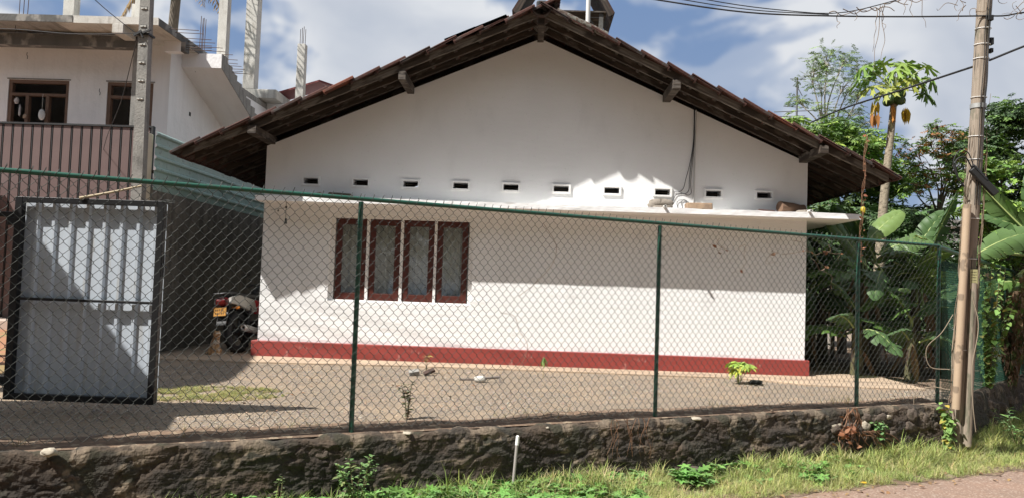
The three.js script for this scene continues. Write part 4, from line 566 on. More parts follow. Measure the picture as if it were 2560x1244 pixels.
function sprigShape(n, L, l, w, seed) {                      // a twig with leaflets in pairs
  const r = rng(seed), list = [rod(V(0, 0, 0), V(L, -L * 0.15, 0), L * 0.012, L * 0.006, 3, false)];
  for (let i = 0; i < n; i++) { const t = 0.15 + 0.85 * (i + 0.5) / n, s = i % 2 ? 1 : -1, g = leafShape(l * (0.75 + r() * 0.5), w, 0.3, 0.3, 2); g.rotateX((r() - 0.5) * 0.9); g.rotateY(s * (0.7 + r() * 0.5)); g.rotateZ((r() - 0.5) * 0.5); g.translate(L * t, -L * 0.15 * t, 0); list.push(g); }
  return merged(list);
}
function instances(name, geo, m, parent, items, kind) {      // items: [position (world), quaternion, scale, colour]
  const im = new THREE.InstancedMesh(geo, m, items.length), p = parent ? rootOf(parent).position : V(0, 0, 0), S = V(1, 1, 1), c = new THREE.Color();
  items.forEach(([q, rot, s, col], i) => { im.setMatrixAt(i, new THREE.Matrix4().compose(q.clone().sub(p), rot, Array.isArray(s) ? S.set(...s) : S.set(s, s, s))); im.setColorAt(i, c.setRGB(...col)); });
  im.name = name; im.castShadow = im.receiveShadow = true; im.userData.kind = kind || 'stuff'; (parent || scene).add(im); return im;
}
const eul = new THREE.Euler(), qrot = (x, y, z) => new THREE.Quaternion().setFromEuler(eul.set(x, y, z, 'YXZ'));
const jit = (c, r, k = 0.35) => { const m = 1 + (r() - 0.5) * 2 * k; return [c[0] * m * (1 + (r() - 0.5) * 0.25), c[1] * m, c[2] * m * (1 + (r() - 0.5) * 0.25)]; };
M.bark = mat({ roughness: 0.95, bumpScale: 0.01, ...maps(256, 0.6, (u, v) => { const g = fbm(u * 5, v * 16, 5, 5, 16); return [...mix3([0.20, 0.165, 0.125], [0.09, 0.075, 0.058], g), g]; }) });
M.barkPale = mat({ color: lin(0.36, 0.32, 0.27), roughness: 0.9 });
function tree(o) {                                            // trunk and limbs that end in clumps of leaf sprigs
  const r = rng(o.seed), t = thing(o.name, o.label, o.category || 'tree', o.base, o.group), B = V(...o.base), limbs = [], items = [];
  const fork = V(...(o.fork || [o.base[0], o.base[1] + 1, o.base[2]]));
  if (o.r0) part('trunk', taper([B.clone().add(V(0, -0.15, 0)), B.clone().lerp(fork, 0.5).add(V((r() - 0.5) * 0.1, 0, (r() - 0.5) * 0.1)), fork], o.r0, o.r0 * 0.7, 14, 9), o.bark || M.bark, t);
  for (const [x, y, z, R, n, col] of o.clumps) {
    const c = V(x, y, z), m = fork.clone().lerp(c, 0.5).add(V((r() - 0.5) * 0.3, 0.1, (r() - 0.5) * 0.3));
    if (o.r0) limbs.push(taper([fork, m, c], o.r0 * 0.42, o.r0 * 0.10, 10, 5));
    const twigs = o.twigs || 5; for (let k = 0; k < twigs; k++) { const d = V(gauss(r), gauss(r) * 0.7 + 0.15, gauss(r)).normalize().multiplyScalar(R * (0.6 + r() * 0.5)); if (o.r0) limbs.push(taper([c.clone().lerp(m, 0.35 * r()), c.clone().addScaledVector(d, 0.5).add(V(0, 0.04, 0)), c.clone().add(d)], o.r0 * 0.12, o.r0 * 0.04, 6, 4)); const e = c.clone().add(d); for (let i = 0; i < n / twigs; i++) { const q = e.clone().add(V(gauss(r), gauss(r) * 0.75, gauss(r)).multiplyScalar(R * (o.spread || 0.45))); items.push([q, qrot((r() - 0.5) * 1.2, r() * 6.28, (r() - 0.6) * 0.9), (o.size || 1) * (0.7 + r() * 0.6), jit(r() < (o.odd || 0) ? o.oddCol : (col || o.col), r)]); } }
  }
  if (limbs.length) part('limbs', limbs, o.bark || M.bark, t);
  instances('crown', o.leaf, M.leaf, t, items); return t;
}
const spLong = sprigShape(10, 0.26, 0.115, 0.038, 1), spFine = sprigShape(16, 0.22, 0.045, 0.018, 2), spSmall = sprigShape(9, 0.16, 0.06, 0.034, 3), spRound = sprigShape(8, 0.15, 0.055, 0.045, 4), spBig = sprigShape(9, 0.9, 0.42, 0.22, 5);
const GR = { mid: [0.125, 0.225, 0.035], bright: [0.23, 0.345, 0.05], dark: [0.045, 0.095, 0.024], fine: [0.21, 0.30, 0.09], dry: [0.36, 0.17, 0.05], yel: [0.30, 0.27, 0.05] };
tree({ name: 'dense_tree', label: 'dense bright green tree behind the right end of the tiled roof', seed: 101, base: [10.2, 0, -4.8], fork: [10.2, 2.6, -4.8], r0: 0.10, leaf: spLong, size: 1.05, col: GR.mid, odd: 0.3, oddCol: GR.bright, twigs: 6, spread: 0.4, clumps: [[9.20, 4.42, -4.9, 0.34, 120, GR.bright], [9.75, 4.30, -4.5, 0.40, 170], [10.35, 4.42, -4.9, 0.40, 180], [10.85, 4.15, -4.6, 0.38, 170, GR.bright], [11.15, 3.7, -4.7, 0.36, 150], [10.3, 3.8, -4.2, 0.45, 200], [9.5, 3.7, -4.5, 0.45, 180], [10.9, 3.3, -4.3, 0.42, 180], [11.15, 2.9, -4.6, 0.3, 110], [10.0, 3.2, -4.4, 0.5, 190, GR.dark], [10.6, 2.8, -4.4, 0.45, 180, GR.dark], [9.4, 2.9, -4.6, 0.5, 170], [11.0, 2.4, -4.5, 0.4, 140, GR.dark]] });
tree({ name: 'feathery_tree', label: 'tall thin feathery tree with sparse fine leaves behind the papaya', seed: 102, base: [10.5, 0, -6.3], fork: [10.45, 4.2, -6.3], r0: 0.075, bark: M.barkPale, leaf: spFine, size: 1.0, col: GR.fine, twigs: 8, spread: 0.42, clumps: [[9.72, 5.45, -6.2, 0.22, 34], [10.0, 6.15, -6.3, 0.36, 84], [10.3, 6.40, -6.1, 0.30, 60], [10.75, 6.40, -6.4, 0.30, 40], [11.1, 6.25, -6.3, 0.28, 40], [10.15, 5.75, -6.0, 0.30, 40], [10.7, 5.85, -6.2, 0.30, 36], [11.1, 5.65, -6.2, 0.30, 40], [9.75, 4.95, -6.2, 0.22, 26], [10.2, 5.15, -6.1, 0.32, 36], [10.9, 5.2, -6.2, 0.34, 40], [11.2, 5.0, -6.2, 0.26, 30], [10.5, 4.75, -6.0, 0.36, 44]] });
tree({ name: 'vine_draped_tree', label: 'thin tree draped with browning vines left of the timber pole', seed: 103, base: [11.1, 0, -2.8], fork: [11.05, 2.6, -2.8], r0: 0.05, leaf: spSmall, size: 0.9, col: GR.mid, odd: 0.30, oddCol: GR.dry, twigs: 8, spread: 0.55, clumps: [[10.60, 3.70, -2.6, 0.28, 60], [10.85, 3.90, -2.7, 0.28, 64], [11.25, 3.95, -2.7, 0.28, 60], [11.45, 3.70, -2.6, 0.28, 56], [10.75, 3.42, -2.5, 0.28, 60], [11.15, 3.50, -2.5, 0.32, 54], [10.85, 3.15, -2.5, 0.24, 50, GR.bright], [11.35, 3.2, -2.6, 0.24, 24], [10.55, 3.1, -2.6, 0.2, 22], [10.95, 4.22, -2.7, 0.10, 10]] });
tree({ name: 'dark_tree', label: 'broad dark green tree at the right edge behind the timber pole', seed: 104, base: [13, 0, -3.6], fork: [12.9, 2.4, -3.6], r0: 0.16, leaf: spSmall, size: 1.35, col: GR.dark, odd: 0.22, oddCol: GR.mid, twigs: 6, clumps: [[12.0, 3.85, -3.2, 0.42, 230], [12.45, 4.35, -3.4, 0.45, 260], [13.0, 4.65, -3.4, 0.5, 300], [13.6, 4.6, -3.4, 0.5, 280], [12.2, 3.3, -3.0, 0.45, 240], [12.8, 3.75, -3.0, 0.5, 280], [13.5, 3.8, -3.1, 0.5, 260], [12.3, 2.75, -3.0, 0.45, 220], [12.9, 2.9, -2.9, 0.5, 240], [13.5, 2.8, -3.0, 0.5, 220], [11.95, 2.4, -2.9, 0.4, 180], [12.8, 2.2, -2.8, 0.5, 200]] });
tree({ name: 'leafy_shrub', label: 'green creeper covered shrub right of the timber pole above the net fence', category: 'shrub', seed: 105, base: [11.3, 0, -1.2], fork: [11.3, 0.8, -1.2], r0: 0.05, leaf: spRound, size: 1.15, col: GR.mid, odd: 0.35, oddCol: GR.bright, twigs: 6, clumps: [[10.6, 2.7, -1.0, 0.32, 130], [11.1, 2.95, -1.2, 0.34, 150], [11.6, 2.75, -1.1, 0.36, 150], [11.0, 2.4, -0.9, 0.34, 130, GR.bright], [11.6, 2.3, -0.9, 0.34, 130], [11.9, 1.8, -1.0, 0.38, 130], [11.1, 1.9, -1.0, 0.3, 90]] });
// dark undergrowth behind the banana plants
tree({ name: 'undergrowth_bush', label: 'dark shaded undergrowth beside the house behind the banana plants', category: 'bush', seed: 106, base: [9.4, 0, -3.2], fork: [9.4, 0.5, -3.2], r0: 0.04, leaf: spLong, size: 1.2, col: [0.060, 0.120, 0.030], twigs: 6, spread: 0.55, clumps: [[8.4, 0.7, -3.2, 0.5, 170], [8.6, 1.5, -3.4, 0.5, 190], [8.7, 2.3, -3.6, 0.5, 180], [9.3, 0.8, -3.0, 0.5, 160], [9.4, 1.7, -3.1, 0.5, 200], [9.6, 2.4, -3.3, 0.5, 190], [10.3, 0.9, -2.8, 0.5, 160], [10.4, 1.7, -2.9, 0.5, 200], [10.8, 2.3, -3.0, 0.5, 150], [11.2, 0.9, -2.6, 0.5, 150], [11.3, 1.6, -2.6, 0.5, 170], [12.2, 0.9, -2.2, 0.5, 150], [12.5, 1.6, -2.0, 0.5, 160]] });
{ // the wood far behind
  const r = rng(110), items = []; for (let i = 0; i < 5200; i++) { const x = -70 + r() * 160, z = -34 - r() * 18, top = 4.6 + 3.0 * fbm(x * 0.09, 3, 4) + (r() - 0.5); items.push([V(x, r() * top, z), qrot((r() - 0.5) * 1.5, r() * 6.28, (r() - 0.5)), 1.3 + r() * 1.2, jit(GR.mid, r, 0.5)]); }
  const im = instances('far_wood', spBig, M.leaf, null, items, 'stuff'); im.userData.label = 'far green wood along the horizon behind the houses'; im.userData.category = 'wood';
}
{ // unseen trees added behind the viewer to cut the sky light on the front
  const r = rng(120), proto = tree({ name: 'sky_blocker_tree', label: 'unseen tree added across the road to cut sky light', group: 'unseen trees added across the road', seed: 121, base: [0, -0.6, 0], fork: [0, 3, 0], r0: 0.3, leaf: spBig, size: 1.25, col: GR.mid, twigs: 6, spread: 0.5, clumps: [[0, 4, 0, 2.0, 260], [2.2, 4.4, 0.6, 1.7, 230], [-2.3, 4.6, -0.4, 1.8, 230], [0.4, 6.6, 0, 2.0, 260], [2.4, 7, 0, 1.6, 200], [-2, 7.2, 0.5, 1.7, 200], [0, 9, 0, 1.7, 200], [1.6, 2.4, 0.8, 1.5, 180], [-1.6, 2.4, 0.5, 1.5, 180]] });
  [-15, -9.5, -4, 1.5, 7, 12.5, 18, 23.5].forEach((x, i) => { const c = i ? proto.clone() : proto; if (i) { c.name = numbered('sky_blocker_tree'); scene.add(c); } c.userData.label = 'unseen tree added across the road to cut sky light, ' + ['first', 'second', 'third', 'fourth', 'fifth', 'sixth', 'seventh', 'eighth'][i] + ' of its row from the left'; c.position.set(x, -0.6, 20.5 + r() * 2.5); c.scale.set(1.15, 1.2 + r() * 0.3, 1.15); c.rotation.y = r() * 6.28; });
}
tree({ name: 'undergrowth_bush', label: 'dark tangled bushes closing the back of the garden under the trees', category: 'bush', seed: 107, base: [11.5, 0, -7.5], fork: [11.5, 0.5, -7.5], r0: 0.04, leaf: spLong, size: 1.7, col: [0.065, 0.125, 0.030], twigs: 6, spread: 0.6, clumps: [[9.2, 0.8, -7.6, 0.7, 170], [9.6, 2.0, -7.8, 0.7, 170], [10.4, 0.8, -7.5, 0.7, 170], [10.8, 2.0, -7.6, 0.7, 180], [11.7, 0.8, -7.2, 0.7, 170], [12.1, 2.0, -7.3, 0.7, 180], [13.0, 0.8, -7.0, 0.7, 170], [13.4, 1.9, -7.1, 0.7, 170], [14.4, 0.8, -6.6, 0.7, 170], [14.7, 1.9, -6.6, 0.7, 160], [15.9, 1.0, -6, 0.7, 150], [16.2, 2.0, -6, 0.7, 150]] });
// ------------------------------------------------------------------ papaya
{
  const t = thing('papaya_tree', 'papaya tree with lobed leaves, green fruit and yellow dead leaves', 'tree', [9.60, 0, -2]);
  M.papayaBark = mat({ roughness: 0.9, bumpScale: 0.012, ...maps(256, 0.32, (u, v) => { const g = fbm(u * 6, v * 6, 5, 6, 6), ring = sstep(0.6, 0.8, fbm(u * 12, v * 5, 4, 12, 5)); return [...mix3(mix3([0.36, 0.30, 0.215], [0.21, 0.17, 0.12], g), [0.11, 0.085, 0.06], ring * 0.7), g - ring * 0.4]; }) });
  part('trunk', taper([V(9.58, -0.1, -2), V(9.66, 1.6, -2), V(9.73, 2.8, -2), V(9.83, 3.9, -2), V(9.89, 4.62, -2)], 0.105, 0.048, 30, 12), M.papayaBark, t);
  const lobed = (R, curl, seed) => { const r = rng(seed), pts = [], n = 7; for (let i = 0; i < n; i++) { const a = -2.45 + 4.9 * i / (n - 1), k = 1 - 0.38 * Math.pow(Math.abs(a) / 2.45, 1.6); const P = (da, q) => pts.push([a + da, R * k * q]); P(-0.20, 0.42); P(-0.19, 0.66); P(-0.23, 0.82); P(-0.07, 0.80); P(0, 1.0 + r() * 0.1); P(0.07, 0.80); P(0.23, 0.82); P(0.19, 0.66); P(0.20, 0.42); if (i < n - 1) pts.push([a + 4.9 / (n - 1) / 2, R * 0.30]); }
    const pos = [0, 0, 0], idx = []; pts.forEach(([a, q]) => { pos.push(Math.cos(a) * q, -curl * q * q / R * (1.0 + 0.4 * Math.abs(Math.sin(a * 3.5))) + (r() - 0.5) * 0.012, Math.sin(a) * q); }); for (let i = 1; i < pts.length; i++) idx.push(0, i + 1, i); const g = new THREE.BufferGeometry(); g.setAttribute('position', new THREE.Float32BufferAttribute(pos, 3)); g.setIndex(idx); g.computeVertexNormals(); return g; };
  const forms = [lobed(0.29, 0.22, 1), lobed(0.30, 0.4, 2), lobed(0.27, 0.65, 3)], mats = [[0.17, 0.295, 0.045], [0.23, 0.345, 0.05], [0.115, 0.22, 0.035], [0.33, 0.36, 0.06]].map((c) => leafMat(lin(...c), 0.6, 0.35)), r = rng(33), top = V(9.885, 4.60, -2);
  const petMat = mat({ color: lin(0.30, 0.34, 0.12), roughness: 0.7 });
  for (const [px, py, dz, k] of [[2190, 155, -0.2, 0], [2225, 148, -0.4, 1], [2258, 165, 0.1, 1], [2278, 152, -0.3, 0], [2316, 164, 0, 1], [2322, 198, 0.1, 0], [2292, 218, 0.3, 2], [2262, 200, 0.5, 1], [2160, 168, 0, 0], [2150, 204, 0.1, 0], [2174, 224, 0.2, 3], [2200, 236, 0.4, 3], [2304, 238, 0.2, 2], [2214, 190, 0.6, 1], [2236, 170, 0.4, 1], [2242, 218, 0.7, 3], [2205, 170, -0.5, 2], [2265, 180, -0.6, 2], [2186, 186, -0.5, 2]]) {
    const c = V(9.89 + (px - 2238) / 148.5, 4.50 + (250 - py) / 150, -2 + dz * 0.6), d = c.clone().sub(top), a = Math.atan2(-d.z, d.x);
    part('leaf_stalk', taper([top.clone().add(V(0, (r() - 0.5) * 0.12, 0)), top.clone().lerp(c, 0.5).add(V(0, 0.05, 0)), c], 0.011, 0.006, 8, 5), petMat, t);
    piece('leaf', forms[Math.floor(r() * 3)], mats[k], t, c, qrot((r() - 0.5) * 0.6, a + (r() - 0.5) * 0.5, -0.25 - r() * 0.5));
  }
  const deadM = [[0.50, 0.32, 0.03], [0.55, 0.24, 0.05], [0.34, 0.15, 0.04]].map((c) => leafMat(lin(...c), 0.8, 0.25));
  for (const [x, y, k, n] of [[9.52, 4.42, 0, 6], [9.50, 4.22, 2, 6], [9.81, 4.36, 1, 7], [10.03, 4.32, 0, 8]]) for (let i = 0; i < n; i++) { const g = leafShape(0.26, 0.065, 0.5, 0.1, 3); const m = part('dead_leaf', (g.rotateZ(-1.3 - r() * 0.4), g.rotateY(r() * 6.28), g.translate(x + (r() - 0.5) * 0.09, y + (r() - 0.5) * 0.08, -1.9 + (r() - 0.5) * 0.1), g), deadM[k], t); void m; }
  part('dead_stalk', [taper([top, V(9.72, 4.56, -1.95), V(9.54, 4.50, -1.9)], 0.010, 0.006, 8, 5), taper([top, V(9.86, 4.5, -1.9), V(9.82, 4.42, -1.9)], 0.010, 0.007, 8, 5), taper([top, V(9.97, 4.5, -1.9), V(10.02, 4.40, -1.9)], 0.010, 0.007, 8, 5)], petMat, t);
  const fm = mat({ color: lin(0.045, 0.085, 0.022), roughness: 0.45 }), fg = new THREE.SphereGeometry(0.075, 14, 10); { const p = fg.attributes.position; for (let i = 0; i < p.count; i++) { const y = p.getY(i) / 0.075; p.setXYZ(i, p.getX(i) * (1 - 0.25 * y), p.getY(i) * 1.35, p.getZ(i) * (1 - 0.25 * y)); } fg.computeVertexNormals(); }
  for (let i = 0; i < 10; i++) { const a = i * 1.26 + (i > 4 ? 0.6 : 0), y = 4.47 + (i > 4 ? 0.10 : 0) + r() * 0.03; piece('fruit', fg, fm, t, V(9.88 + Math.cos(a) * 0.10, y, -2 + Math.sin(a) * 0.10), qrot(Math.sin(a) * 0.5, 0, Math.cos(a) * 0.5)); }
}
// ------------------------------------------------------------------ palms
function frond(a, dir, L, droop, n, w, seed) {               // a palm frond: rachis and leaflets
  const r = rng(seed), pts = [], list = []; for (let k = 0; k <= 8; k++) { const t = k / 8; pts.push(a.clone().addScaledVector(dir, L * t).add(V(0, -droop * L * t * t, 0))); }
  const c = new THREE.CatmullRomCurve3(pts); list.push(taper(pts, 0.022, 0.006, 14, 5));
  for (let i = 0; i < n; i++) { const t = 0.12 + 0.88 * i / n, p = c.getPoint(t), d = c.getTangent(t), s = V(-d.z, 0, d.x).normalize(); for (const q of [1, -1]) { const l = L * 0.24 * Math.sin(Math.PI * (0.15 + 0.8 * t)) * (0.8 + r() * 0.4), e = s.clone().multiplyScalar(q).addScaledVector(d, 0.6).add(V(0, -0.5 - r() * 0.5, 0)).normalize(), g = leafShape(l, w, 0.2, 0.15, 2); const X = e, Z = X.clone().cross(V(0, 1, 0)).normalize(), Y = Z.clone().cross(X); g.applyMatrix4(new THREE.Matrix4().makeBasis(X, Y, Z).setPosition(p)); list.push(g); } }
  return merged(list);
}
{
  const r = rng(44), dryF = leafMat(lin(0.26, 0.17, 0.07), 0.8, 0.2), palmG = leafMat(lin(0.10, 0.16, 0.04), 0.6, 0.25);
  const p = thing('coconut_palm', 'coconut palm whose drooping frond tips hang in at the top left', 'palm', [-6.2, 0, -9.6]); part('trunk', taper([V(-6.4, 0, -9.8), V(-6.3, 5, -9.7), V(-6.0, 10.2, -9.5)], 0.17, 0.12, 20, 9), M.bark, p);
  const hub = V(-6.0, 10.2, -9.5); for (const [x, y, z, dr, m] of [[-7.3, 7.85, -9, 0.5, dryF], [-4.55, 7.95, -9, 0.45, dryF], [-4.9, 8.1, -8.6, 0.45, dryF]]) { const d = V(x, y, z).sub(hub), L = d.length(); d.y += dr * L; part('frond', frond(hub, d.divideScalar(L), L, dr, 26, 0.05, Math.round(x * 10)), m, p); }
  for (let i = 0; i < 9; i++) { const a = i * 0.7 + 0.3; part('frond', frond(hub, V(Math.cos(a), 0.75, Math.sin(a)).normalize(), 3.2, 0.35, 26, 0.05, i + 5), palmG, p); }
  const q = thing('coconut_palm', 'small distant coconut palm seen between banana leaves and timber pole', 'palm', [18.6, 0, -18]); part('trunk', taper([V(18.6, -0.2, -18), V(18.5, 2, -18), V(18.5, 4.2, -18)], 0.14, 0.10, 10, 8), M.bark, q);
  for (let i = 0; i < 14; i++) { const a = i * 0.9; part('frond', frond(V(18.5, 4.25, -18), V(Math.cos(a), 0.25 + r() * 0.6, Math.sin(a)).normalize(), 1.5 + r() * 0.5, 0.4, 18, 0.06, i + 60), palmG, q); }
}
// ------------------------------------------------------------------ banana plants
function bananaLeaf(a, b, W, sag, turn, tears, seed) {       // blade from a to b, hanging in torn strips from its midrib
  const r = rng(seed), d = b.clone().sub(a), L = d.length(), n = 26, side0 = d.clone().cross(V(0, 1, 0)).normalize(), up0 = side0.clone().cross(d).normalize(), side = side0.clone().multiplyScalar(Math.cos(turn)).addScaledVector(up0, Math.sin(turn)), up = up0.clone().multiplyScalar(Math.cos(turn)).addScaledVector(side0, -Math.sin(turn));
  const mid = (t) => a.clone().addScaledVector(d, t).add(V(0, sag * L * (4 * t * (1 - t)), 0)), pos = [], idx = [];
  for (const s of [1, -1]) { let k0 = 0; while (k0 < n) { const k1 = Math.min(n, k0 + (tears ? 1 + Math.floor(r() * (n / tears)) : n)), dr = (r() - 0.35) * (tears ? 0.5 : 0.1), bse = pos.length / 3, slip = (r() - 0.5) * 0.03;
    for (let k = k0; k <= k1; k++) { const t = k / n, w = W * 0.5 * Math.pow(Math.sin(Math.PI * Math.min(1, 0.06 + 0.94 * t)), 0.55) * (t > 0.97 ? 0.5 : 1), m = mid(t); for (let j = 0; j <= 4; j++) { const q = j / 4, e = m.clone().addScaledVector(side, s * w * q * (1 - 0.10 * q)).addScaledVector(up, w * (0.28 * q - (0.45 + dr) * q * q) + Math.sin(t * 40 + s) * 0.004).addScaledVector(d, (0.09 * q + slip * q)); pos.push(e.x, e.y, e.z); } }
    for (let k = 0; k < k1 - k0; k++) for (let j = 0; j < 4; j++) { const p = bse + k * 5 + j; s > 0 ? idx.push(p, p + 5, p + 1, p + 1, p + 5, p + 6) : idx.push(p, p + 1, p + 5, p + 1, p + 6, p + 5); } k0 = k1; } }
  const g = new THREE.BufferGeometry(); g.setAttribute('position', new THREE.Float32BufferAttribute(pos, 3)); g.setIndex(idx); g.computeVertexNormals();
  const pts = []; for (let k = 0; k <= 8; k++) pts.push(mid(k / 8).addScaledVector(up, -0.006)); return { g, rib: taper(pts, 0.016, 0.004, 14, 6) };
}
{
  const lm = [[0.115, 0.195, 0.060], [0.180, 0.270, 0.075], [0.080, 0.150, 0.048], [0.110, 0.205, 0.045], [0.42, 0.38, 0.08]].map((c) => leafMat(lin(...c), 0.45, 0.38)), ribM = mat({ color: lin(0.30, 0.36, 0.13), roughness: 0.5 }), dry = [leafMat(lin(0.24, 0.145, 0.08), 0.9, 0.15), leafMat(lin(0.40, 0.28, 0.17), 0.9, 0.15)];
  M.pstem = mat({ roughness: 0.8, ...maps(256, 0.6, (u, v) => { const g = fbm(u * 3, v * 14, 5, 3, 14), b = sstep(0.5, 0.65, fbm(u * 5, v * 4, 4, 5, 4)); return [...mix3(mix3([0.13, 0.13, 0.055], [0.07, 0.055, 0.03], g), [0.045, 0.028, 0.018], b), g]; }) });
  const X = (px) => 7.95 + (px - 2020) * 0.00583, Y = (py) => 1.26 + (720 - py) * 0.00605;
  const plant = (label, base, top, leaves, dryN, seed) => {
    const t = thing('banana_plant', label, 'banana plant', base), r = rng(seed), T = V(...top);
    part('stem', taper([V(base[0], -0.1, base[2]), V((base[0] + top[0]) / 2, top[1] / 2, base[2]), T], 0.10, 0.055, 14, 12), M.pstem, t);
    leaves.forEach(([x0, y0, z0, x1, y1, z1, W, sag, turn, tears, m], i) => { const a = V(x0, y0, z0), { g, rib } = bananaLeaf(a, V(x1, y1, z1), W, sag, turn, tears, seed + i); part('leaf', g, lm[m], t); part('midrib', [rib, taper([T, T.clone().lerp(a, 0.6).add(V(0, 0.05, 0)), a], 0.024, 0.015, 8, 6)], ribM, t); });
    for (let i = 0; i < 7; i++) { const a = i * 0.9 + r() * 0.5, L = 0.75 + r() * 0.5, y = top[1] * (0.72 + 0.25 * r()), a0 = V(top[0] + Math.cos(a) * 0.16, y, top[2] + Math.sin(a) * 0.16), b0 = a0.clone().add(V(Math.cos(a) * L * 0.85, L * (0.15 - 0.6 * r()), Math.sin(a) * L * 0.75)), { g, rib } = bananaLeaf(a0, b0, 0.30 + r() * 0.12, 0.14, (r() - 0.5) * 1.2, 6, seed + 40 + i), k = [0, 2, 2, 3, 0, 1, 2][i]; part('leaf', g, lm[k], t); part('midrib', [rib], ribM, t); }
    for (let i = 0; i < Math.ceil(dryN * 0.6); i++) { const a = r() * 6.28, h = top[1] * (0.35 + 0.6 * r()), L = 0.5 + r() * 0.6, b0 = V(base[0] + Math.cos(a) * 0.1, h, base[2] + Math.sin(a) * 0.1), b1 = b0.clone().add(V(Math.cos(a) * (0.08 + 0.25 * r()), -L * Math.min(1, h / L * 0.95), Math.sin(a) * (0.08 + 0.25 * r()))), { g } = bananaLeaf(b0, b1, 0.05 + r() * 0.07, -0.08 + r() * 0.16, r() * 3, 3, seed * 7 + i); part('dry_leaf', g, dry[r() < 0.75 ? 0 : 1], t); }
  };
  const z = -0.6;
  plant('banana plant with a broad sunlit leaf raised beside the papaya trunk', [9.0, 0, -1.0], [8.95, 1.75, -0.95], [[8.86, 1.98, z, 9.44, 2.46, z - 0.2, 0.40, 0.05, -0.5, 0, 1], [9.02, 1.80, z, 9.72, 2.00, z + 0.1, 0.40, 0.10, -0.85, 5, 0], [8.75, 1.62, z + 0.2, 8.22, 2.42, z - 0.1, 0.30, 0.03, 0.9, 3, 0], [8.85, 1.72, z - 0.1, 8.52, 2.50, z - 0.4, 0.34, 0.02, 1.1, 2, 2], [9.0, 1.70, z, 8.72, 2.45, z - 0.3, 0.30, 0.02, -1.2, 3, 0], [8.75, 1.5, z + 0.1, 7.98, 1.95, z + 0.3, 0.42, 0.10, 0.4, 8, 3], [8.8, 1.4, z + 0.2, 7.92, 1.45, z + 0.3, 0.42, 0.10, 0.3, 8, 3], [9.0, 1.55, z + 0.2, 8.66, 1.15, z + 0.7, 0.36, 0.14, 0.5, 8, 2]], 12, 300);
  plant('banana plant with torn sunlit leaves beside the last green corner post', [9.75, 0, -0.9], [9.70, 1.45, -0.85], [[9.25, 1.70, z, 9.80, 1.20, z + 0.2, 0.36, 0.08, 0.75, 8, 1], [9.35, 1.42, z + 0.1, 9.95, 1.50, z + 0.3, 0.30, 0.06, 0.9, 6, 1], [9.55, 1.62, z, 9.98, 1.86, z + 0.2, 0.30, 0.08, 0.8, 5, 1], [9.6, 1.5, z, 9.05, 1.42, z + 0.3, 0.36, 0.12, -0.7, 7, 2], [9.35, 1.98, z - 0.1, 9.86, 1.88, z, 0.26, 0.22, 0.5, 14, 4], [9.5, 1.75, z, 10.05, 2.45, z - 0.2, 0.36, 0.03, -0.9, 9, 2], [9.75, 1.8, z, 10.2, 2.7, z - 0.1, 0.34, 0.03, 1.0, 10, 2], [9.5, 1.1, z + 0.2, 9.0, 0.85, z + 0.5, 0.40, 0.10, -0.5, 7, 3], [9.6, 1.05, z + 0.2, 10.1, 0.95, z + 0.5, 0.34, 0.10, 0.6, 7, 2]], 14, 330);
  plant('low broad banana plant filling the gap between wall corner and second last post', [8.75, 0, -2.0], [8.72, 1.55, -1.95], [[8.6, 1.7, -1.8, 8.1, 2.35, -1.6, 0.36, 0.05, 0.6, 4, 1], [8.8, 1.65, -1.8, 9.3, 2.1, -1.6, 0.36, 0.08, -0.6, 5, 0]], 6, 420);
  plant('small banana plant leaning toward the timber pole from behind', [10.3, 0, -1.2], [10.25, 1.35, -1.1], [[10.1, 1.4, -1, 9.7, 1.75, -0.7, 0.34, 0.08, -0.6, 6, 1], [10.3, 1.4, -1, 10.6, 2.0, -0.8, 0.34, 0.05, 0.7, 6, 0]], 6, 450);
  plant('young banana plant with broad drooping leaves just behind the second last post', [8.62, 0, -0.35], [8.62, 0.8, -0.35], [[8.6, 0.95, -0.3, 8.15, 1.35, -0.1, 0.34, 0.10, 0.3, 6, 2], [8.6, 0.95, -0.3, 9.05, 1.30, -0.1, 0.34, 0.10, -0.4, 6, 3]], 3, 480);
  plant('young banana plant with mid green leaves between the last two posts', [9.35, 0, -0.25], [9.35, 0.75, -0.25], [[9.3, 0.9, -0.2, 8.9, 1.25, 0.0, 0.34, 0.10, 0.4, 6, 3], [9.35, 0.9, -0.2, 9.8, 1.20, 0.0, 0.34, 0.10, -0.4, 6, 2]], 3, 510);
  plant('shaded banana plant close to the right wall of the house', [8.35, 0, -1.5], [8.38, 1.3, -1.5], [[8.4, 1.35, -1.4, 8.15, 2.3, -1.3, 0.36, 0.03, 0.7, 3, 2], [8.35, 1.25, -1.3, 8.9, 1.75, -1.2, 0.36, 0.12, -0.6, 6, 3], [8.3, 1.2, -1.3, 8.0, 0.9, -0.9, 0.34, 0.12, 0.4, 7, 3]], 10, 360);
  plant('banana plant behind the net fence whose long leaf reaches the right edge', [11.3, 0, -0.6], [11.2, 1.85, -0.45], [[9.86, 1.74, 0.35, 11.0, 2.16, 0.1, 0.44, 0.07, -0.75, 9, 0], [11.1, 2.0, -0.1, 10.35, 2.35, -0.3, 0.34, 0.12, 0.6, 9, 2], [11.1, 1.9, 0, 10.25, 2.95, -0.3, 0.40, -0.02, -0.8, 8, 0], [11.15, 1.9, 0, 11.0, 2.95, -0.2, 0.4, 0.02, 0.9, 8, 2], [11.2, 1.8, 0.2, 10.45, 1.55, 0.45, 0.36, 0.09, -0.8, 8, 0], [11.2, 1.7, 0, 11.9, 1.9, 0.2, 0.4, 0.1, 0.5, 8, 0]], 16, 390);
}

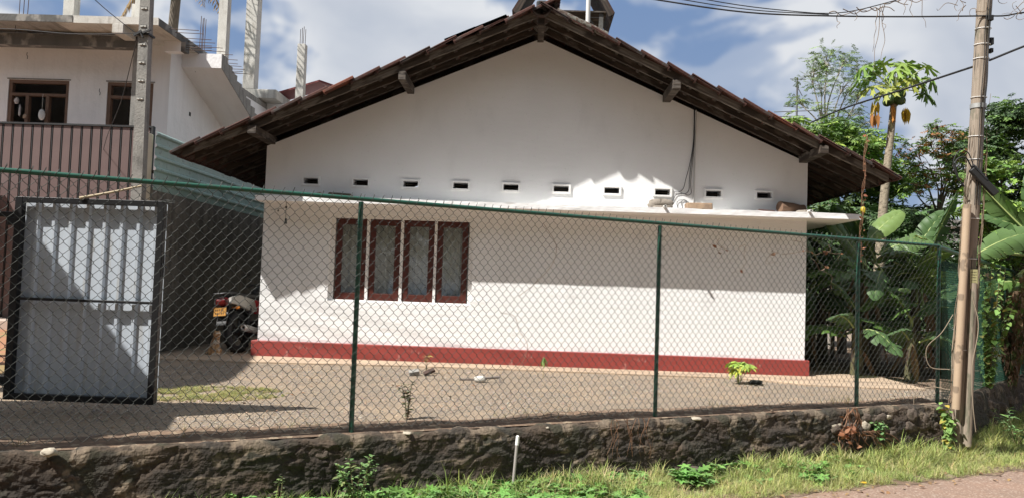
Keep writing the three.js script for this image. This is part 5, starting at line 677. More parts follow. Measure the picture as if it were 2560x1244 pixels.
// ------------------------------------------------------------------ motorcycle in the passage
{
  const t = thing('motorcycle', 'parked motorcycle in shade beside the house corner, tail toward the yard', 'motorcycle', [-0.39, 0.02, -0.27]);
  t.rotation.order = 'YXZ'; t.rotation.y = Math.PI / 2 - 0.20; t.rotation.x = -0.11;   // own axes: x forward, y up, z to its right; leans on its stand
  const A = (name, geo, m, kind) => { const g = Array.isArray(geo) ? merged(geo) : geo, o = new THREE.Mesh(g, m); o.name = name; o.castShadow = o.receiveShadow = true; t.add(o); return o; };
  const tyre = mat({ color: lin(0.020, 0.020, 0.021), roughness: 0.9 }), alloy = mat({ color: lin(0.05, 0.05, 0.052), roughness: 0.4, metalness: 0.6 }), chrome = mat({ color: lin(0.62, 0.60, 0.57), roughness: 0.3, metalness: 0.6 }), silver = mat({ color: lin(0.46, 0.43, 0.39), roughness: 0.32, metalness: 0.35 }), redP = mat({ color: lin(0.30, 0.022, 0.026), roughness: 0.28 }), blk = mat({ color: lin(0.022, 0.022, 0.023), roughness: 0.45 }), redL = mat({ color: lin(0.10, 0.005, 0.006), roughness: 0.25 }), amber = mat({ color: lin(0.75, 0.25, 0.02), roughness: 0.25 });
  for (const [x, w] of [[0, 0.055], [1.27, 0.045]]) {
    const wh = new THREE.Group(); wh.name = 'wheel'; wh.position.set(x, 0.305, 0); t.add(wh);
    const ty = new THREE.TorusGeometry(0.305 - w, w, 14, 48), rim = new THREE.TorusGeometry(0.225, 0.018, 8, 40), sp = []; for (let i = 0; i < 6; i++) { const a = i / 6 * 6.28; sp.push(rod(V(Math.cos(a) * 0.04, Math.sin(a) * 0.04, 0), V(Math.cos(a + 0.1) * 0.22, Math.sin(a + 0.1) * 0.22, 0), 0.013, 0.010, 6)); } sp.push(rod(V(0, 0, -0.06), V(0, 0, 0.06), 0.055, 0.055, 18));
    const tread = []; for (let i = 0; i < 36; i++) { const a = i / 36 * 6.28, g = new THREE.BoxGeometry(0.02, 0.008, w * 1.5); g.rotateY(i % 2 ? 0.5 : -0.5); g.translate(0, 0.304, 0); g.rotateZ(a); tread.push(g); }
    for (const [n, g, m] of [['tyre', merged([ty, ...tread]), tyre], ['rim', rim, alloy], ['spokes', merged(sp), alloy]]) { const o = new THREE.Mesh(g, m); o.name = n; o.castShadow = o.receiveShadow = true; wh.add(o); }
  }
  A('swing_arm', [bar(V(0, 0.305, 0.09), V(0.48, 0.36, 0.09), 0.03, 0.05), bar(V(0, 0.305, -0.09), V(0.48, 0.36, -0.09), 0.03, 0.05)], blk);
  const spring = (z) => { const pts = []; for (let i = 0; i <= 90; i++) { const k = i / 90, a = k * 10 * 6.28; pts.push(V(0.04 + 0.13 * k + Math.cos(a) * 0.026, 0.36 + 0.30 * k, z + Math.sin(a) * 0.026)); } return [tube(pts, 0.0055, 180, 5), rod(V(0.03, 0.33, z), V(0.18, 0.69, z), 0.012, 0.012, 8)]; };
  A('shock_absorber', spring(0.135), alloy); A('shock_absorber', spring(-0.135), alloy);
  A('exhaust', [rod(V(-0.12, 0.37, 0.185), V(0.42, 0.27, 0.165), 0.052, 0.045, 18), rod(V(0.42, 0.27, 0.165), V(0.80, 0.22, 0.12), 0.024, 0.022, 10)], chrome); A('exhaust_tip', [(() => { const g = new THREE.TorusGeometry(0.034, 0.014, 8, 20); g.rotateY(Math.PI / 2); g.translate(-0.126, 0.371, 0.185); return g; })(), ], chrome); A('exhaust_mouth', rod(V(-0.1225, 0.371, 0.185), V(-0.124, 0.371, 0.185), 0.034, 0.034, 16), blk);
  A('engine', [box(0.52, 0.86, 0.22, 0.46, -0.12, 0.12, 0.03), rod(V(0.72, 0.42, 0), V(0.80, 0.62, 0), 0.085, 0.075, 14), rod(V(0.62, 0.32, 0.10), V(0.62, 0.32, 0.165), 0.10, 0.09, 18)], alloy);
  A('frame_tube', [tube([V(0.25, 0.70, 0.08), V(0.6, 0.72, 0.06), V(1.02, 0.86, 0.0)], 0.018, 20, 6), tube([V(0.5, 0.30, 0.1), V(0.9, 0.25, 0.05), V(1.02, 0.8, 0)], 0.018, 20, 6)], blk);
  const shell = (pts, rx) => { const g = new THREE.SphereGeometry(1, 20, 14); g.scale(...rx); g.translate(...pts); return g; };
  A('fuel_tank', [shell([0.74, 0.87, 0], [0.27, 0.13, 0.135])], blk); A('tank_panel', [shell([0.80, 0.79, 0.10], [0.20, 0.10, 0.055]), shell([0.80, 0.79, -0.10], [0.20, 0.10, 0.055])], redP);
  A('seat', (() => { const g = new RoundedBoxGeometry(0.72, 0.09, 0.24, 3, 0.035), p = g.attributes.position; for (let i = 0; i < p.count; i++) { const x = p.getX(i); p.setY(i, p.getY(i) + (x < -0.02 ? 0.045 : 0)); p.setZ(i, p.getZ(i) * (x < -0.1 ? 0.8 : 1)); } g.translate(0.18, 0.80, 0); g.computeVertexNormals(); return g; })(), blk);
  const cowl = (s) => { const sh = new THREE.Shape(); sh.moveTo(-0.30, 0.80); sh.lineTo(-0.10, 0.835); sh.lineTo(0.26, 0.76); sh.lineTo(0.34, 0.60); sh.lineTo(0.20, 0.60); sh.lineTo(-0.08, 0.70); sh.lineTo(-0.32, 0.74); const g = new THREE.ExtrudeGeometry(sh, { depth: 0.03, bevelEnabled: true, bevelSize: 0.014, bevelThickness: 0.014, bevelSegments: 2 }); g.translate(0, 0, s * 0.115 - 0.015); return g; };
  A('side_cowl', cowl(1), silver); A('side_cowl', cowl(-1), silver);
  const sp = new THREE.Shape(); sp.moveTo(0.24, 0.76); sp.lineTo(0.52, 0.74); sp.lineTo(0.50, 0.56); sp.lineTo(0.33, 0.57); const spg = new THREE.ExtrudeGeometry(sp, { depth: 0.03, bevelEnabled: true, bevelSize: 0.012, bevelThickness: 0.012, bevelSegments: 2 }); A('side_panel', [spg.clone().translate(0, 0, 0.10), spg.clone().translate(0, 0, -0.13)], redP);
  A('tail_light', (() => { const g = new RoundedBoxGeometry(0.11, 0.115, 0.19, 3, 0.04); g.rotateZ(0.2); g.translate(-0.335, 0.755, 0); return g; })(), redL);
  A('grab_rail', tube([V(0.02, 0.83, 0.125), V(-0.20, 0.875, 0.13), V(-0.39, 0.875, 0.10), V(-0.415, 0.87, 0), V(-0.39, 0.875, -0.10), V(-0.20, 0.875, -0.13), V(0.02, 0.83, -0.125)], 0.014, 50, 8), blk);
  A('mudguard', [(() => { const g = new THREE.CylinderGeometry(0.345, 0.345, 0.15, 26, 1, true, 0, 1.9); g.rotateX(Math.PI / 2); g.rotateZ(2.25); g.translate(0, 0.305, 0); return g; })(), bar(V(-0.27, 0.70, 0), V(-0.40, 0.42, 0), 0.15, 0.02, V(1, 0, 0))], blk);
  const plateMat = mat({ roughness: 0.4, ...(() => { const c = document.createElement('canvas'); c.width = 128; c.height = 80; const x = c.getContext('2d'); x.fillStyle = '#b27f36'; x.fillRect(0, 0, 128, 80); x.strokeStyle = '#3b2a10'; x.lineWidth = 3; x.strokeRect(3, 3, 122, 74); x.fillStyle = '#352409'; const q = rng(4); for (let j = 0; j < 2; j++) for (let i = 0; i < 4 + j; i++) x.fillRect(14 + i * 20, 14 + j * 32, 8 + q() * 5, 20); const tx = new THREE.CanvasTexture(c); tx.colorSpace = THREE.SRGBColorSpace; return { map: tx }; })() });
  A('number_plate', (() => { const g = new THREE.BoxGeometry(0.20, 0.125, 0.006); g.rotateY(-Math.PI / 2); g.rotateZ(-0.22); g.translate(-0.405, 0.615, 0); return g; })(), plateMat);
  for (const s of [1, -1]) A('indicator', (() => { const g = shell([-0.24, 0.665, s * 0.175], [0.042, 0.026, 0.032]); return merged([g, rod(V(-0.24, 0.665, s * 0.08), V(-0.24, 0.665, s * 0.16), 0.008, 0.008, 6)]); })(), amber);
  A('fork', [rod(V(1.27, 0.305, 0.085), V(1.03, 0.96, 0.085), 0.024, 0.02, 10), rod(V(1.27, 0.305, -0.085), V(1.03, 0.96, -0.085), 0.024, 0.02, 10)], alloy);
  A('handlebar', tube([V(0.86, 1.0, 0.36), V(0.98, 1.03, 0.20), V(1.02, 0.97, 0), V(0.98, 1.03, -0.20), V(0.86, 1.0, -0.36)], 0.013, 40, 8), blk);
  A('headlight_cowl', shell([1.12, 0.90, 0], [0.13, 0.16, 0.14]), blk);
  for (const s of [1, -1]) { const m = A('mirror', [rod(V(0.94, 1.03, s * 0.24), V(0.92, 1.15, s * 0.34), 0.006, 0.006, 6), (() => { const g = new RoundedBoxGeometry(0.03, 0.085, 0.15, 2, 0.014); g.rotateX(s * 0.4); g.rotateZ(-0.30); g.translate(0.91, 1.20, s * 0.38); return g; })()], blk); const gl = new THREE.Mesh((() => { const g = new THREE.BoxGeometry(0.002, 0.066, 0.13); g.rotateX(s * 0.4); g.rotateZ(-0.30); g.translate(0.890, 1.215, s * 0.38); return g; })(), mat({ color: lin(0.75, 0.77, 0.8), roughness: 0.06, metalness: 1 })); gl.name = 'mirror_glass'; m.add(gl); }
  A('side_stand', rod(V(0.5, 0.24, -0.12), V(0.44, 0.0, -0.24), 0.012, 0.012, 8), blk); A('foot_rest', [rod(V(0.34, 0.30, 0.10), V(0.34, 0.30, 0.24), 0.013, 0.013, 8), rod(V(0.34, 0.30, -0.10), V(0.34, 0.30, -0.24), 0.013, 0.013, 8)], blk);
}
// ------------------------------------------------------------------ the cat: one smooth body from a field of tapered capsules
function fieldMesh(bones, N, lo, size, k = 0.02) {
  const mc = new MarchingCubes(N, new THREE.MeshBasicMaterial(), false, false, 60000); mc.isolation = 0; const F3 = mc.field;
  for (let z = 0; z < N; z++) for (let y = 0; y < N; y++) for (let x = 0; x < N; x++) {
    const p = V(lo[0] + size * x / N, lo[1] + size * y / N, lo[2] + size * z / N); let acc = 0;
    for (const [a, b, ra, rb] of bones) { const d = b.clone().sub(a), L2 = d.lengthSq() || 1e-9, h = sat(p.clone().sub(a).dot(d) / L2), D = p.distanceTo(a.clone().addScaledVector(d, h)) - mixn(ra, rb, h); acc += Math.exp(-D / k); }
    F3[x + y * N + z * N * N] = k * Math.log(Math.max(acc, 1e-30));
  }
  mc.update(); const n = mc.count, P = new Float32Array(n * 3), Q = new Float32Array(n * 3);
  for (let i = 0; i < n; i++) for (let c = 0; c < 3; c++) { P[i * 3 + c] = lo[c] + size * (mc.positionArray[i * 3 + c] + 1) / 2; Q[i * 3 + c] = mc.normalArray[i * 3 + c]; }
  const g = new THREE.BufferGeometry(); g.setAttribute('position', new THREE.BufferAttribute(P, 3)); g.setAttribute('normal', new THREE.BufferAttribute(Q, 3)); let w = mergeVertices((g.deleteAttribute('normal'), g), 1e-5); w.computeVertexNormals(); return w;
}
{
  const c = [-0.58, 0.022, 0.10], v = (x, y, z) => V(x, y, z);
  // sits facing the viewer, body a little turned, forelegs together
  const B = [[v(-0.035, 0.075, -0.05), v(-0.01, 0.17, -0.01), 0.072, 0.055], [v(-0.01, 0.17, -0.01), v(0.012, 0.235, 0.015), 0.055, 0.040], [v(0.012, 0.235, 0.015), v(0.022, 0.285, 0.035), 0.038, 0.044], [v(0.022, 0.285, 0.035), v(0.026, 0.275, 0.070), 0.046, 0.024],
    [v(-0.012, 0.16, 0.02), v(-0.008, 0.02, 0.045), 0.028, 0.016], [v(0.028, 0.16, 0.02), v(0.034, 0.02, 0.045), 0.028, 0.016], [v(-0.008, 0.014, 0.045), v(-0.006, 0.013, 0.068), 0.016, 0.014], [v(0.034, 0.014, 0.045), v(0.036, 0.013, 0.068), 0.016, 0.014],
    [v(-0.075, 0.055, -0.04), v(-0.06, 0.03, 0.03), 0.045, 0.024], [v(0.03, 0.055, -0.05), v(0.055, 0.03, 0.02), 0.042, 0.024], [v(-0.06, 0.017, 0.02), v(-0.055, 0.015, 0.055), 0.018, 0.015], [v(0.055, 0.017, 0.015), v(0.062, 0.015, 0.045), 0.018, 0.015],
    [v(-0.002, 0.315, 0.025), v(-0.010, 0.345, 0.022), 0.018, 0.004], [v(0.048, 0.315, 0.025), v(0.057, 0.345, 0.022), 0.018, 0.004], [v(-0.06, 0.03, -0.10), v(-0.13, 0.018, -0.05), 0.018, 0.015], [v(-0.13, 0.018, -0.05), v(-0.12, 0.016, 0.03), 0.015, 0.011]];
  const g = fieldMesh(B, 74, [-0.21, -0.03, -0.20], 0.42, 0.009); const cat = thing('cat', 'small ginger and white cat sitting on the concrete edge beside the motorcycle wheel', 'cat', c);
  const fur = mat({ roughness: 1, bumpScale: 0.002, ...maps(256, 0.35, (u, w) => { const s = fbm(u * 5, w * 11, 4, 5, 11), f = fbm(u * 60, w * 30, 2, 60, 30), wh = sstep(0.52, 0.60, fbm(u * 4 + 5, w * 4, 3, 4, 4)); return [...mix3(mix3([0.42, 0.25, 0.12], [0.24, 0.125, 0.055], sstep(0.48, 0.58, s)), [0.62, 0.54, 0.44], wh * 0.8).map((q) => q * (0.8 + 0.4 * f)), f]; }) });
  boxUV; const body = boxUV(g); const m = new THREE.Mesh(mergeVerts(body), fur); m.name = 'body'; m.castShadow = m.receiveShadow = true; cat.add(m);
  function mergeVerts(q) { const n = q.toNonIndexed ? q : q; return n; }
  for (const s of [-1, 1]) { const e = new THREE.Mesh(new THREE.SphereGeometry(0.0065, 10, 8), mat({ color: lin(0.05, 0.06, 0.02), roughness: 0.1 })); e.name = 'eye'; e.position.set(0.024 + s * 0.018, 0.295, 0.074); cat.add(e); }
  const nose = new THREE.Mesh(new THREE.SphereGeometry(0.006, 8, 6), mat({ color: lin(0.35, 0.13, 0.11), roughness: 0.5 })); nose.name = 'nose'; nose.position.set(0.026, 0.279, 0.094); cat.add(nose);
}
// ------------------------------------------------------------------ things on the hood and on the gable
{
  const rockMat = M.stone, tan = mat({ roughness: 0.95, bumpScale: 0.008, ...maps(256, 0.5, (u, v) => { const s = fbm(u * 6, v * 6, 6, 6, 6); return [...mix3([0.36, 0.25, 0.16], [0.17, 0.12, 0.085], sat(s * 1.7 - 0.4)), s]; }) }), greyRock = mat({ roughness: 0.95, bumpScale: 0.012, ...maps(256, 0.5, (u, v) => { const s = fbm(u * 8, v * 5, 6, 8, 5), c = sstep(0.44, 0.40, s); return [...mix3(mix3([0.30, 0.26, 0.21], [0.19, 0.165, 0.14], s), [0.06, 0.05, 0.04], c * 0.7), s]; }) });
  const st = (g, m, label, x, y, z, cat = 'stone') => { g.translate(x, y, z); return single('stone', g, m, label, cat); };
  st(lump(201, 0.19, 0.082, 0.11, 0.14, 3), greyRock, 'large grey weathered rock on the hood behind the drain pipe', 5.63, 2.345, 0.19);
  st(lump(202, 0.055, 0.042, 0.05, 0.16, 2), tan, 'small broken stone at the left end of the hood', 0.84, 2.32, 0.22);
  const brick = (x0, x1, y1, z0, z1, m, label, seed) => { const g = new RoundedBoxGeometry(x1 - x0, y1 - 2.276, z1 - z0, 4, 0.022), p = g.attributes.position; for (let i = 0; i < p.count; i++) { const n = fbm(p.getX(i) * 13 + seed, p.getY(i) * 14 + p.getZ(i) * 9 + 30, 4) - 0.5; p.setXYZ(i, p.getX(i) + n * 0.02, p.getY(i) + n * 0.024, p.getZ(i) + n * 0.02); } g.computeVertexNormals(); g.translate((x0 + x1) / 2, (y1 + 2.276) / 2, (z0 + z1) / 2); return single('block', boxUV(g), m, label, 'brick'); };
  brick(0.97, 1.30, 2.352, 0.16, 0.30, rockMat, 'long flat dark stone lying on the left part of the hood', 3); brick(5.98, 6.345, 2.375, 0.14, 0.30, tan, 'tan worn brick on the hood below the hanging cables', 5);
  const log = new THREE.CylinderGeometry(0.078, 0.07, 0.40, 18, 6), lp = log.attributes.position; for (let i = 0; i < lp.count; i++) { const n = 1 + (fbm(lp.getX(i) * 18 + 9, lp.getY(i) * 9 + lp.getZ(i) * 8 + 20, 4) - 0.5) * 0.35; lp.setXYZ(i, lp.getX(i) * n, lp.getY(i), lp.getZ(i) * n); } log.rotateZ(Math.PI / 2 - 0.05); log.rotateY(0.35); log.computeVertexNormals(); log.translate(7.47, 2.352, 0.17); single('log', boxUV(log), mat({ color: lin(0.165, 0.098, 0.062), roughness: 0.95 }), 'brown round log at the right end of the hood', 'log');
  single('tile_piece', [bar(V(6.98, 2.30, 0.24), V(7.20, 2.288, 0.26), 0.16, 0.02)], M.tiles[0], 'flat broken red roof tile lying on the hood left of the brown log', 'tile');
  single('red_board', [bar(V(8.02, 2.285, -0.35), V(8.34, 2.335, -0.30), 0.30, 0.012)], M.tiles[0], 'rusty red sheet on the right end of the hood', 'sheet');
  const drain = (x, label) => { const g = new THREE.CylinderGeometry(0.019, 0.019, 0.22, 14, 1, true), h = new THREE.CylinderGeometry(0.013, 0.013, 0.22, 14, 1, true); const a = merged([g, h]); a.rotateX(Math.PI / 2); a.translate(x, 2.292, 0.405); const t = thing('drain_pipe', label, 'pipe', [x, 2.28, 0.4]); part('tube', a, M.pvc, t); const e = new THREE.RingGeometry(0.013, 0.019, 14); e.translate(x, 2.292, 0.5152); part('rim', e, M.pvc, t); const m = lump(x * 3, 0.13, 0.034, 0.07, 0.12, 2); m.translate(x - 0.02, 2.285, 0.34); part('mortar_collar', m, greyRock, t); };
  drain(5.655, 'small grey drain pipe poking out over the hood below the grey rock'); drain(7.62, 'small drain pipe in mortar at the right end of the hood below the log');
  // cables down the gable
  const C = (pts, rad, m, label) => single('wall_cable', tube(pts.map(([x, y, z]) => V(x, y, z ?? 0.012)), rad, 70, 5), m, label, 'cable');
  const grey = mat({ color: lin(0.46, 0.45, 0.43), roughness: 0.6 });
  single('conduit', rod(V(6.145, 3.74, 0.012), V(6.135, 2.28, 0.012), 0.0085, 0.0085, 8), grey, 'thin grey conduit running straight down the gable wall to the hood', 'conduit');
  C([[6.115, 3.80], [6.118, 3.45], [6.11, 3.22], [6.07, 2.95], [6.02, 2.74], [5.985, 2.60], [5.93, 2.555], [5.86, 2.55]], 0.0042, M.cable, 'black cable sagging farthest left across the gable toward the vent');
  C([[6.125, 3.80], [6.122, 3.4], [6.115, 3.2], [6.085, 2.9], [6.07, 2.70], [6.065, 2.58], [6.02, 2.53], [5.95, 2.54]], 0.0042, M.cable, 'second black cable hanging down the gable beside the conduit');
  C([[6.122, 3.78], [6.128, 3.35], [6.118, 3.1], [6.10, 2.85], [6.09, 2.65], [6.10, 2.54], [6.06, 2.51], [5.99, 2.53], [5.90, 2.52], [5.86, 2.46], [5.84, 2.42]], 0.0036, M.cable, 'thin black cable nearest the conduit, looping at its foot');
  C([[5.93, 2.285], [5.905, 2.40], [5.94, 2.435], [6.02, 2.43], [6.07, 2.39]], 0.0036, M.cable, 'stiff wire bent in an arch on the hood left of the brick'); C([[6.00, 2.285], [5.965, 2.41], [6.0, 2.445], [6.05, 2.42], [6.11, 2.37]], 0.0036, M.cable, 'second stiff wire arched just behind the brick on the hood');
  const bulb = thing('lamp_holder', 'black lamp holder hanging by its wire under the left end of the hood', 'lamp holder', [0.37, 2.2, 0.22]); part('wire', [tube([V(0.37, 2.21, 0.22), V(0.373, 2.14, 0.22), V(0.372, 2.06, 0.22), V(0.375, 1.97, 0.22)], 0.004, 16, 5), tube([V(0.37, 2.13, 0.22), V(0.32, 2.115, 0.22), V(0.24, 2.11, 0.20), V(0.10, 2.10, 0.05)], 0.003, 16, 5)], M.cable, bulb); part('holder', [rod(V(0.375, 1.975, 0.22), V(0.376, 1.90, 0.22), 0.013, 0.019, 10), lump(5, 0.016, 0.016, 0.016, 0.05, 2).translate(0.372, 2.135, 0.22), lump(6, 0.012, 0.016, 0.012, 0.05, 2).translate(0.255, 2.085, 0.20)], M.black, bulb);
}
// ------------------------------------------------------------------ plants and small things in the yard and on the verge
function herb(o) {
  const r = rng(o.seed), t = thing(o.name, o.label, 'plant', o.base, o.group), stems = [], items = [], B = V(...o.base);
  for (let s = 0; s < o.stems; s++) { const a = r() * 6.28, ln = o.h * (0.6 + r() * 0.45), lean = o.lean * (0.4 + r()), tip = B.clone().add(V(Math.cos(a) * lean, ln, Math.sin(a) * lean)), m = B.clone().lerp(tip, 0.5).add(V((r() - 0.5) * 0.03, 0.03, (r() - 0.5) * 0.03)), c = new THREE.CatmullRomCurve3([B.clone().add(V((r() - 0.5) * 0.02, -0.02, (r() - 0.5) * 0.02)), m, tip]); stems.push(taper(c.points, o.sr || 0.004, 0.0018, 8, 5));
    for (let i = 0; i < o.n; i++) { const k = o.from + (1 - o.from) * Math.pow(i / o.n, 0.9), p = c.getPoint(Math.min(1, k)), yaw = r() * 6.28; items.push([p, qrot((r() - 0.5) * 0.8, yaw, (o.up ?? 0.3) + (r() - 0.5) * 0.7), o.size * (0.6 + r() * 0.7), jit(r() < (o.odd || 0) ? o.oddCol : o.col, r, 0.25)]); } }
  part('stem', stems, o.stemMat || mat({ color: lin(0.16, 0.13, 0.06), roughness: 0.9 }), t); instances('leaves', o.leaf, M.leaf, t, items); return t;
}
const lfOval = leafShape(1, 0.52, 0.25, 0.25, 4), lfNarrow = leafShape(1, 0.26, 0.3, 0.3, 3);
herb({ name: 'sapling', label: 'small leafy sapling in the gravel close behind the fence', base: [2.86, 0, 4.5], seed: 1, stems: 3, h: 0.40, lean: 0.05, n: 34, from: 0.05, size: 0.048, leaf: lfOval, col: [0.105, 0.140, 0.042], odd: 0.35, oddCol: [0.20, 0.115, 0.06] });
herb({ name: 'seedling', label: 'thin seedling with drooping leaves standing before the red plinth', base: [4.05, 0, 1.22], seed: 2, stems: 1, h: 0.36, lean: 0.01, n: 9, from: 0.85, size: 0.10, up: -0.9, leaf: lfNarrow, col: [0.238, 0.336, 0.098], sr: 0.005, stemMat: mat({ color: lin(0.42, 0.34, 0.2), roughness: 0.9 }) });
herb({ name: 'papaya_seedling', label: 'bright yellow green broad leaved young plant before the red plinth', base: [6.55, 0, 1.06], seed: 3, stems: 9, h: 0.29, lean: 0.13, n: 4, from: 0.75, size: 0.125, up: -0.35, leaf: (() => { const list = []; for (const a of [-1.3, -0.65, 0, 0.65, 1.3]) { const g = leafShape(1 - Math.abs(a) * 0.22, 0.32, 0.1, 0.35, 3); g.rotateY(a); list.push(g); } return merged(list); })(), col: [0.350, 0.476, 0.070], odd: 0.35, oddCol: [0.42, 0.40, 0.06], sr: 0.004, stemMat: mat({ color: lin(0.40, 0.42, 0.2), roughness: 0.8 }) });
herb({ name: 'seedling', label: 'wispy seedling with yellowing leaves beside the tilted paving block', base: [2.58, 0, 1.26], seed: 4, stems: 3, h: 0.30, lean: 0.09, n: 5, from: 0.5, size: 0.06, leaf: lfOval, col: [0.210, 0.266, 0.056], odd: 0.4, oddCol: [0.3, 0.24, 0.06] });
{ const g = bar(V(2.40, 0.03, 1.50), V(2.52, 0.05, 1.47), 0.10, 0.05, V(0.1, 1, 0.2), 0.006); single('paving_block', g, M.concrete, 'grey paving block half sunk in the gravel near the concrete edge', 'block'); single('brick_piece', bar(V(2.58, 0.02, 1.44), V(2.70, 0.075, 1.40), 0.08, 0.035, V(0, 1, 0.3), 0.006), mat({ color: lin(0.06, 0.036, 0.028), roughness: 0.95 }), 'dark broken brick piece leaning beside the grey paving block', 'brick'); }
{ const t = thing('old_pump', 'grey lump of mortar with a rusty pipe through it lying on the gravel', 'debris', [3.34, 0, 1.88]); part('mortar', lump(77, 0.068, 0.042, 0.05, 0.1, 3).translate(3.30, 0.036, 1.88), M.concretePale, t); part('pipe', [rod(V(3.06, 0.03, 1.93), V(3.3, 0.034, 1.88), 0.011, 0.012, 8), rod(V(3.3, 0.045, 1.88), V(3.52, 0.062, 1.83), 0.014, 0.016, 10), rod(V(3.52, 0.062, 1.83), V(3.545, 0.0, 1.86), 0.010, 0.010, 8)], mat({ color: lin(0.20, 0.17, 0.15), roughness: 0.5, metalness: 0.5 }), t); }
{ const g = lump(81, 0.09, 0.035, 0.06, 0.25, 2); g.translate(6.78, 0.02, 1.0); single('ash_heap', g, mat({ color: lin(0.05, 0.05, 0.048), roughness: 1 }), 'dark charred patch of debris beside the yellow green plant', 'debris'); }
herb({ name: 'leafy_weed', label: 'tall leafy weed climbing the wall face left of the first tall post', base: [2.66, -0.47, 5.42], seed: 6, stems: 8, h: 0.36, lean: 0.16, n: 24, from: 0.15, size: 0.045, leaf: lfOval, col: [0.168, 0.294, 0.084], odd: 0.1, oddCol: [0.2, 0.24, 0.07] });
herb({ name: 'leafy_weed', label: 'low broad clump of dark green weed at the left start of the verge', base: [1.98, -0.5, 5.82], seed: 7, stems: 14, h: 0.17, lean: 0.22, n: 26, from: 0.1, size: 0.046, leaf: lfOval, col: [0.140, 0.308, 0.063] });
herb({ name: 'leafy_weed', label: 'thin small weed on the wall between the broad clump and the climbing weed', base: [2.16, -0.42, 5.60], seed: 8, stems: 2, h: 0.22, lean: 0.04, n: 12, from: 0.2, size: 0.032, leaf: lfOval, col: [0.168, 0.252, 0.070] });
herb({ name: 'leafy_weed', label: 'fresh green weed on the verge below the broken gap in the wall', base: [6.55, -0.53, 3.72], seed: 9, stems: 10, h: 0.15, lean: 0.12, n: 14, from: 0.2, size: 0.05, leaf: lfNarrow, col: [0.182, 0.350, 0.070] });
herb({ name: 'creeper', label: 'green heart leaved creeper with yellow leaves at the foot of the pole', base: [8.40, -0.45, 2.50], seed: 10, stems: 9, h: 0.52, lean: 0.06, n: 15, from: 0.12, size: 0.066, up: -0.5, leaf: leafShape(1, 0.85, 0.15, 0.2, 4), col: [0.182, 0.308, 0.077], odd: 0.14, oddCol: [0.46, 0.36, 0.06] });
herb({ name: 'creeper', label: 'small ivy patch growing on the rubble end of the wall', base: [7.55, -0.30, 2.82], seed: 11, stems: 6, h: 0.20, lean: 0.10, n: 10, from: 0.1, size: 0.05, up: -0.3, leaf: leafShape(1, 0.85, 0.15, 0.2, 4), col: [0.140, 0.266, 0.084] });
herb({ name: 'creeper', label: 'green creeper climbing the net fence right of the pole', base: [10.05, 0, 0.42], seed: 12, stems: 26, h: 1.75, lean: 0.22, n: 34, from: 0.05, size: 0.075, up: -0.4, leaf: leafShape(1, 0.8, 0.15, 0.25, 4), col: [0.182, 0.308, 0.070], odd: 0.12, oddCol: [0.34, 0.30, 0.07] });
herb({ name: 'creeper', label: 'dry brown creeper mass behind the net fence near the right edge', base: [10.85, 0, -0.35], seed: 13, stems: 34, h: 1.7, lean: 0.34, n: 26, from: 0.05, size: 0.085, up: -0.8, leaf: leafShape(1, 0.6, 0.4, 0.5, 4), col: [0.168, 0.105, 0.063], odd: 0.2, oddCol: [0.09, 0.13, 0.04] });
herb({ name: 'verge_weed', label: 'arching green grass clump on the verge right of the pole', base: [9.75, -0.56, 1.52], seed: 14, stems: 8, h: 0.42, lean: 0.2, n: 10, from: 0.35, size: 0.10, leaf: lfNarrow, col: [0.140, 0.266, 0.070] });
single('marker_stone', box(9.46, 9.58, -0.02, 0.27, 0.62, 0.74, 0.02), M.concretePale, 'short square pale boundary stone behind the net fence', 'stone');
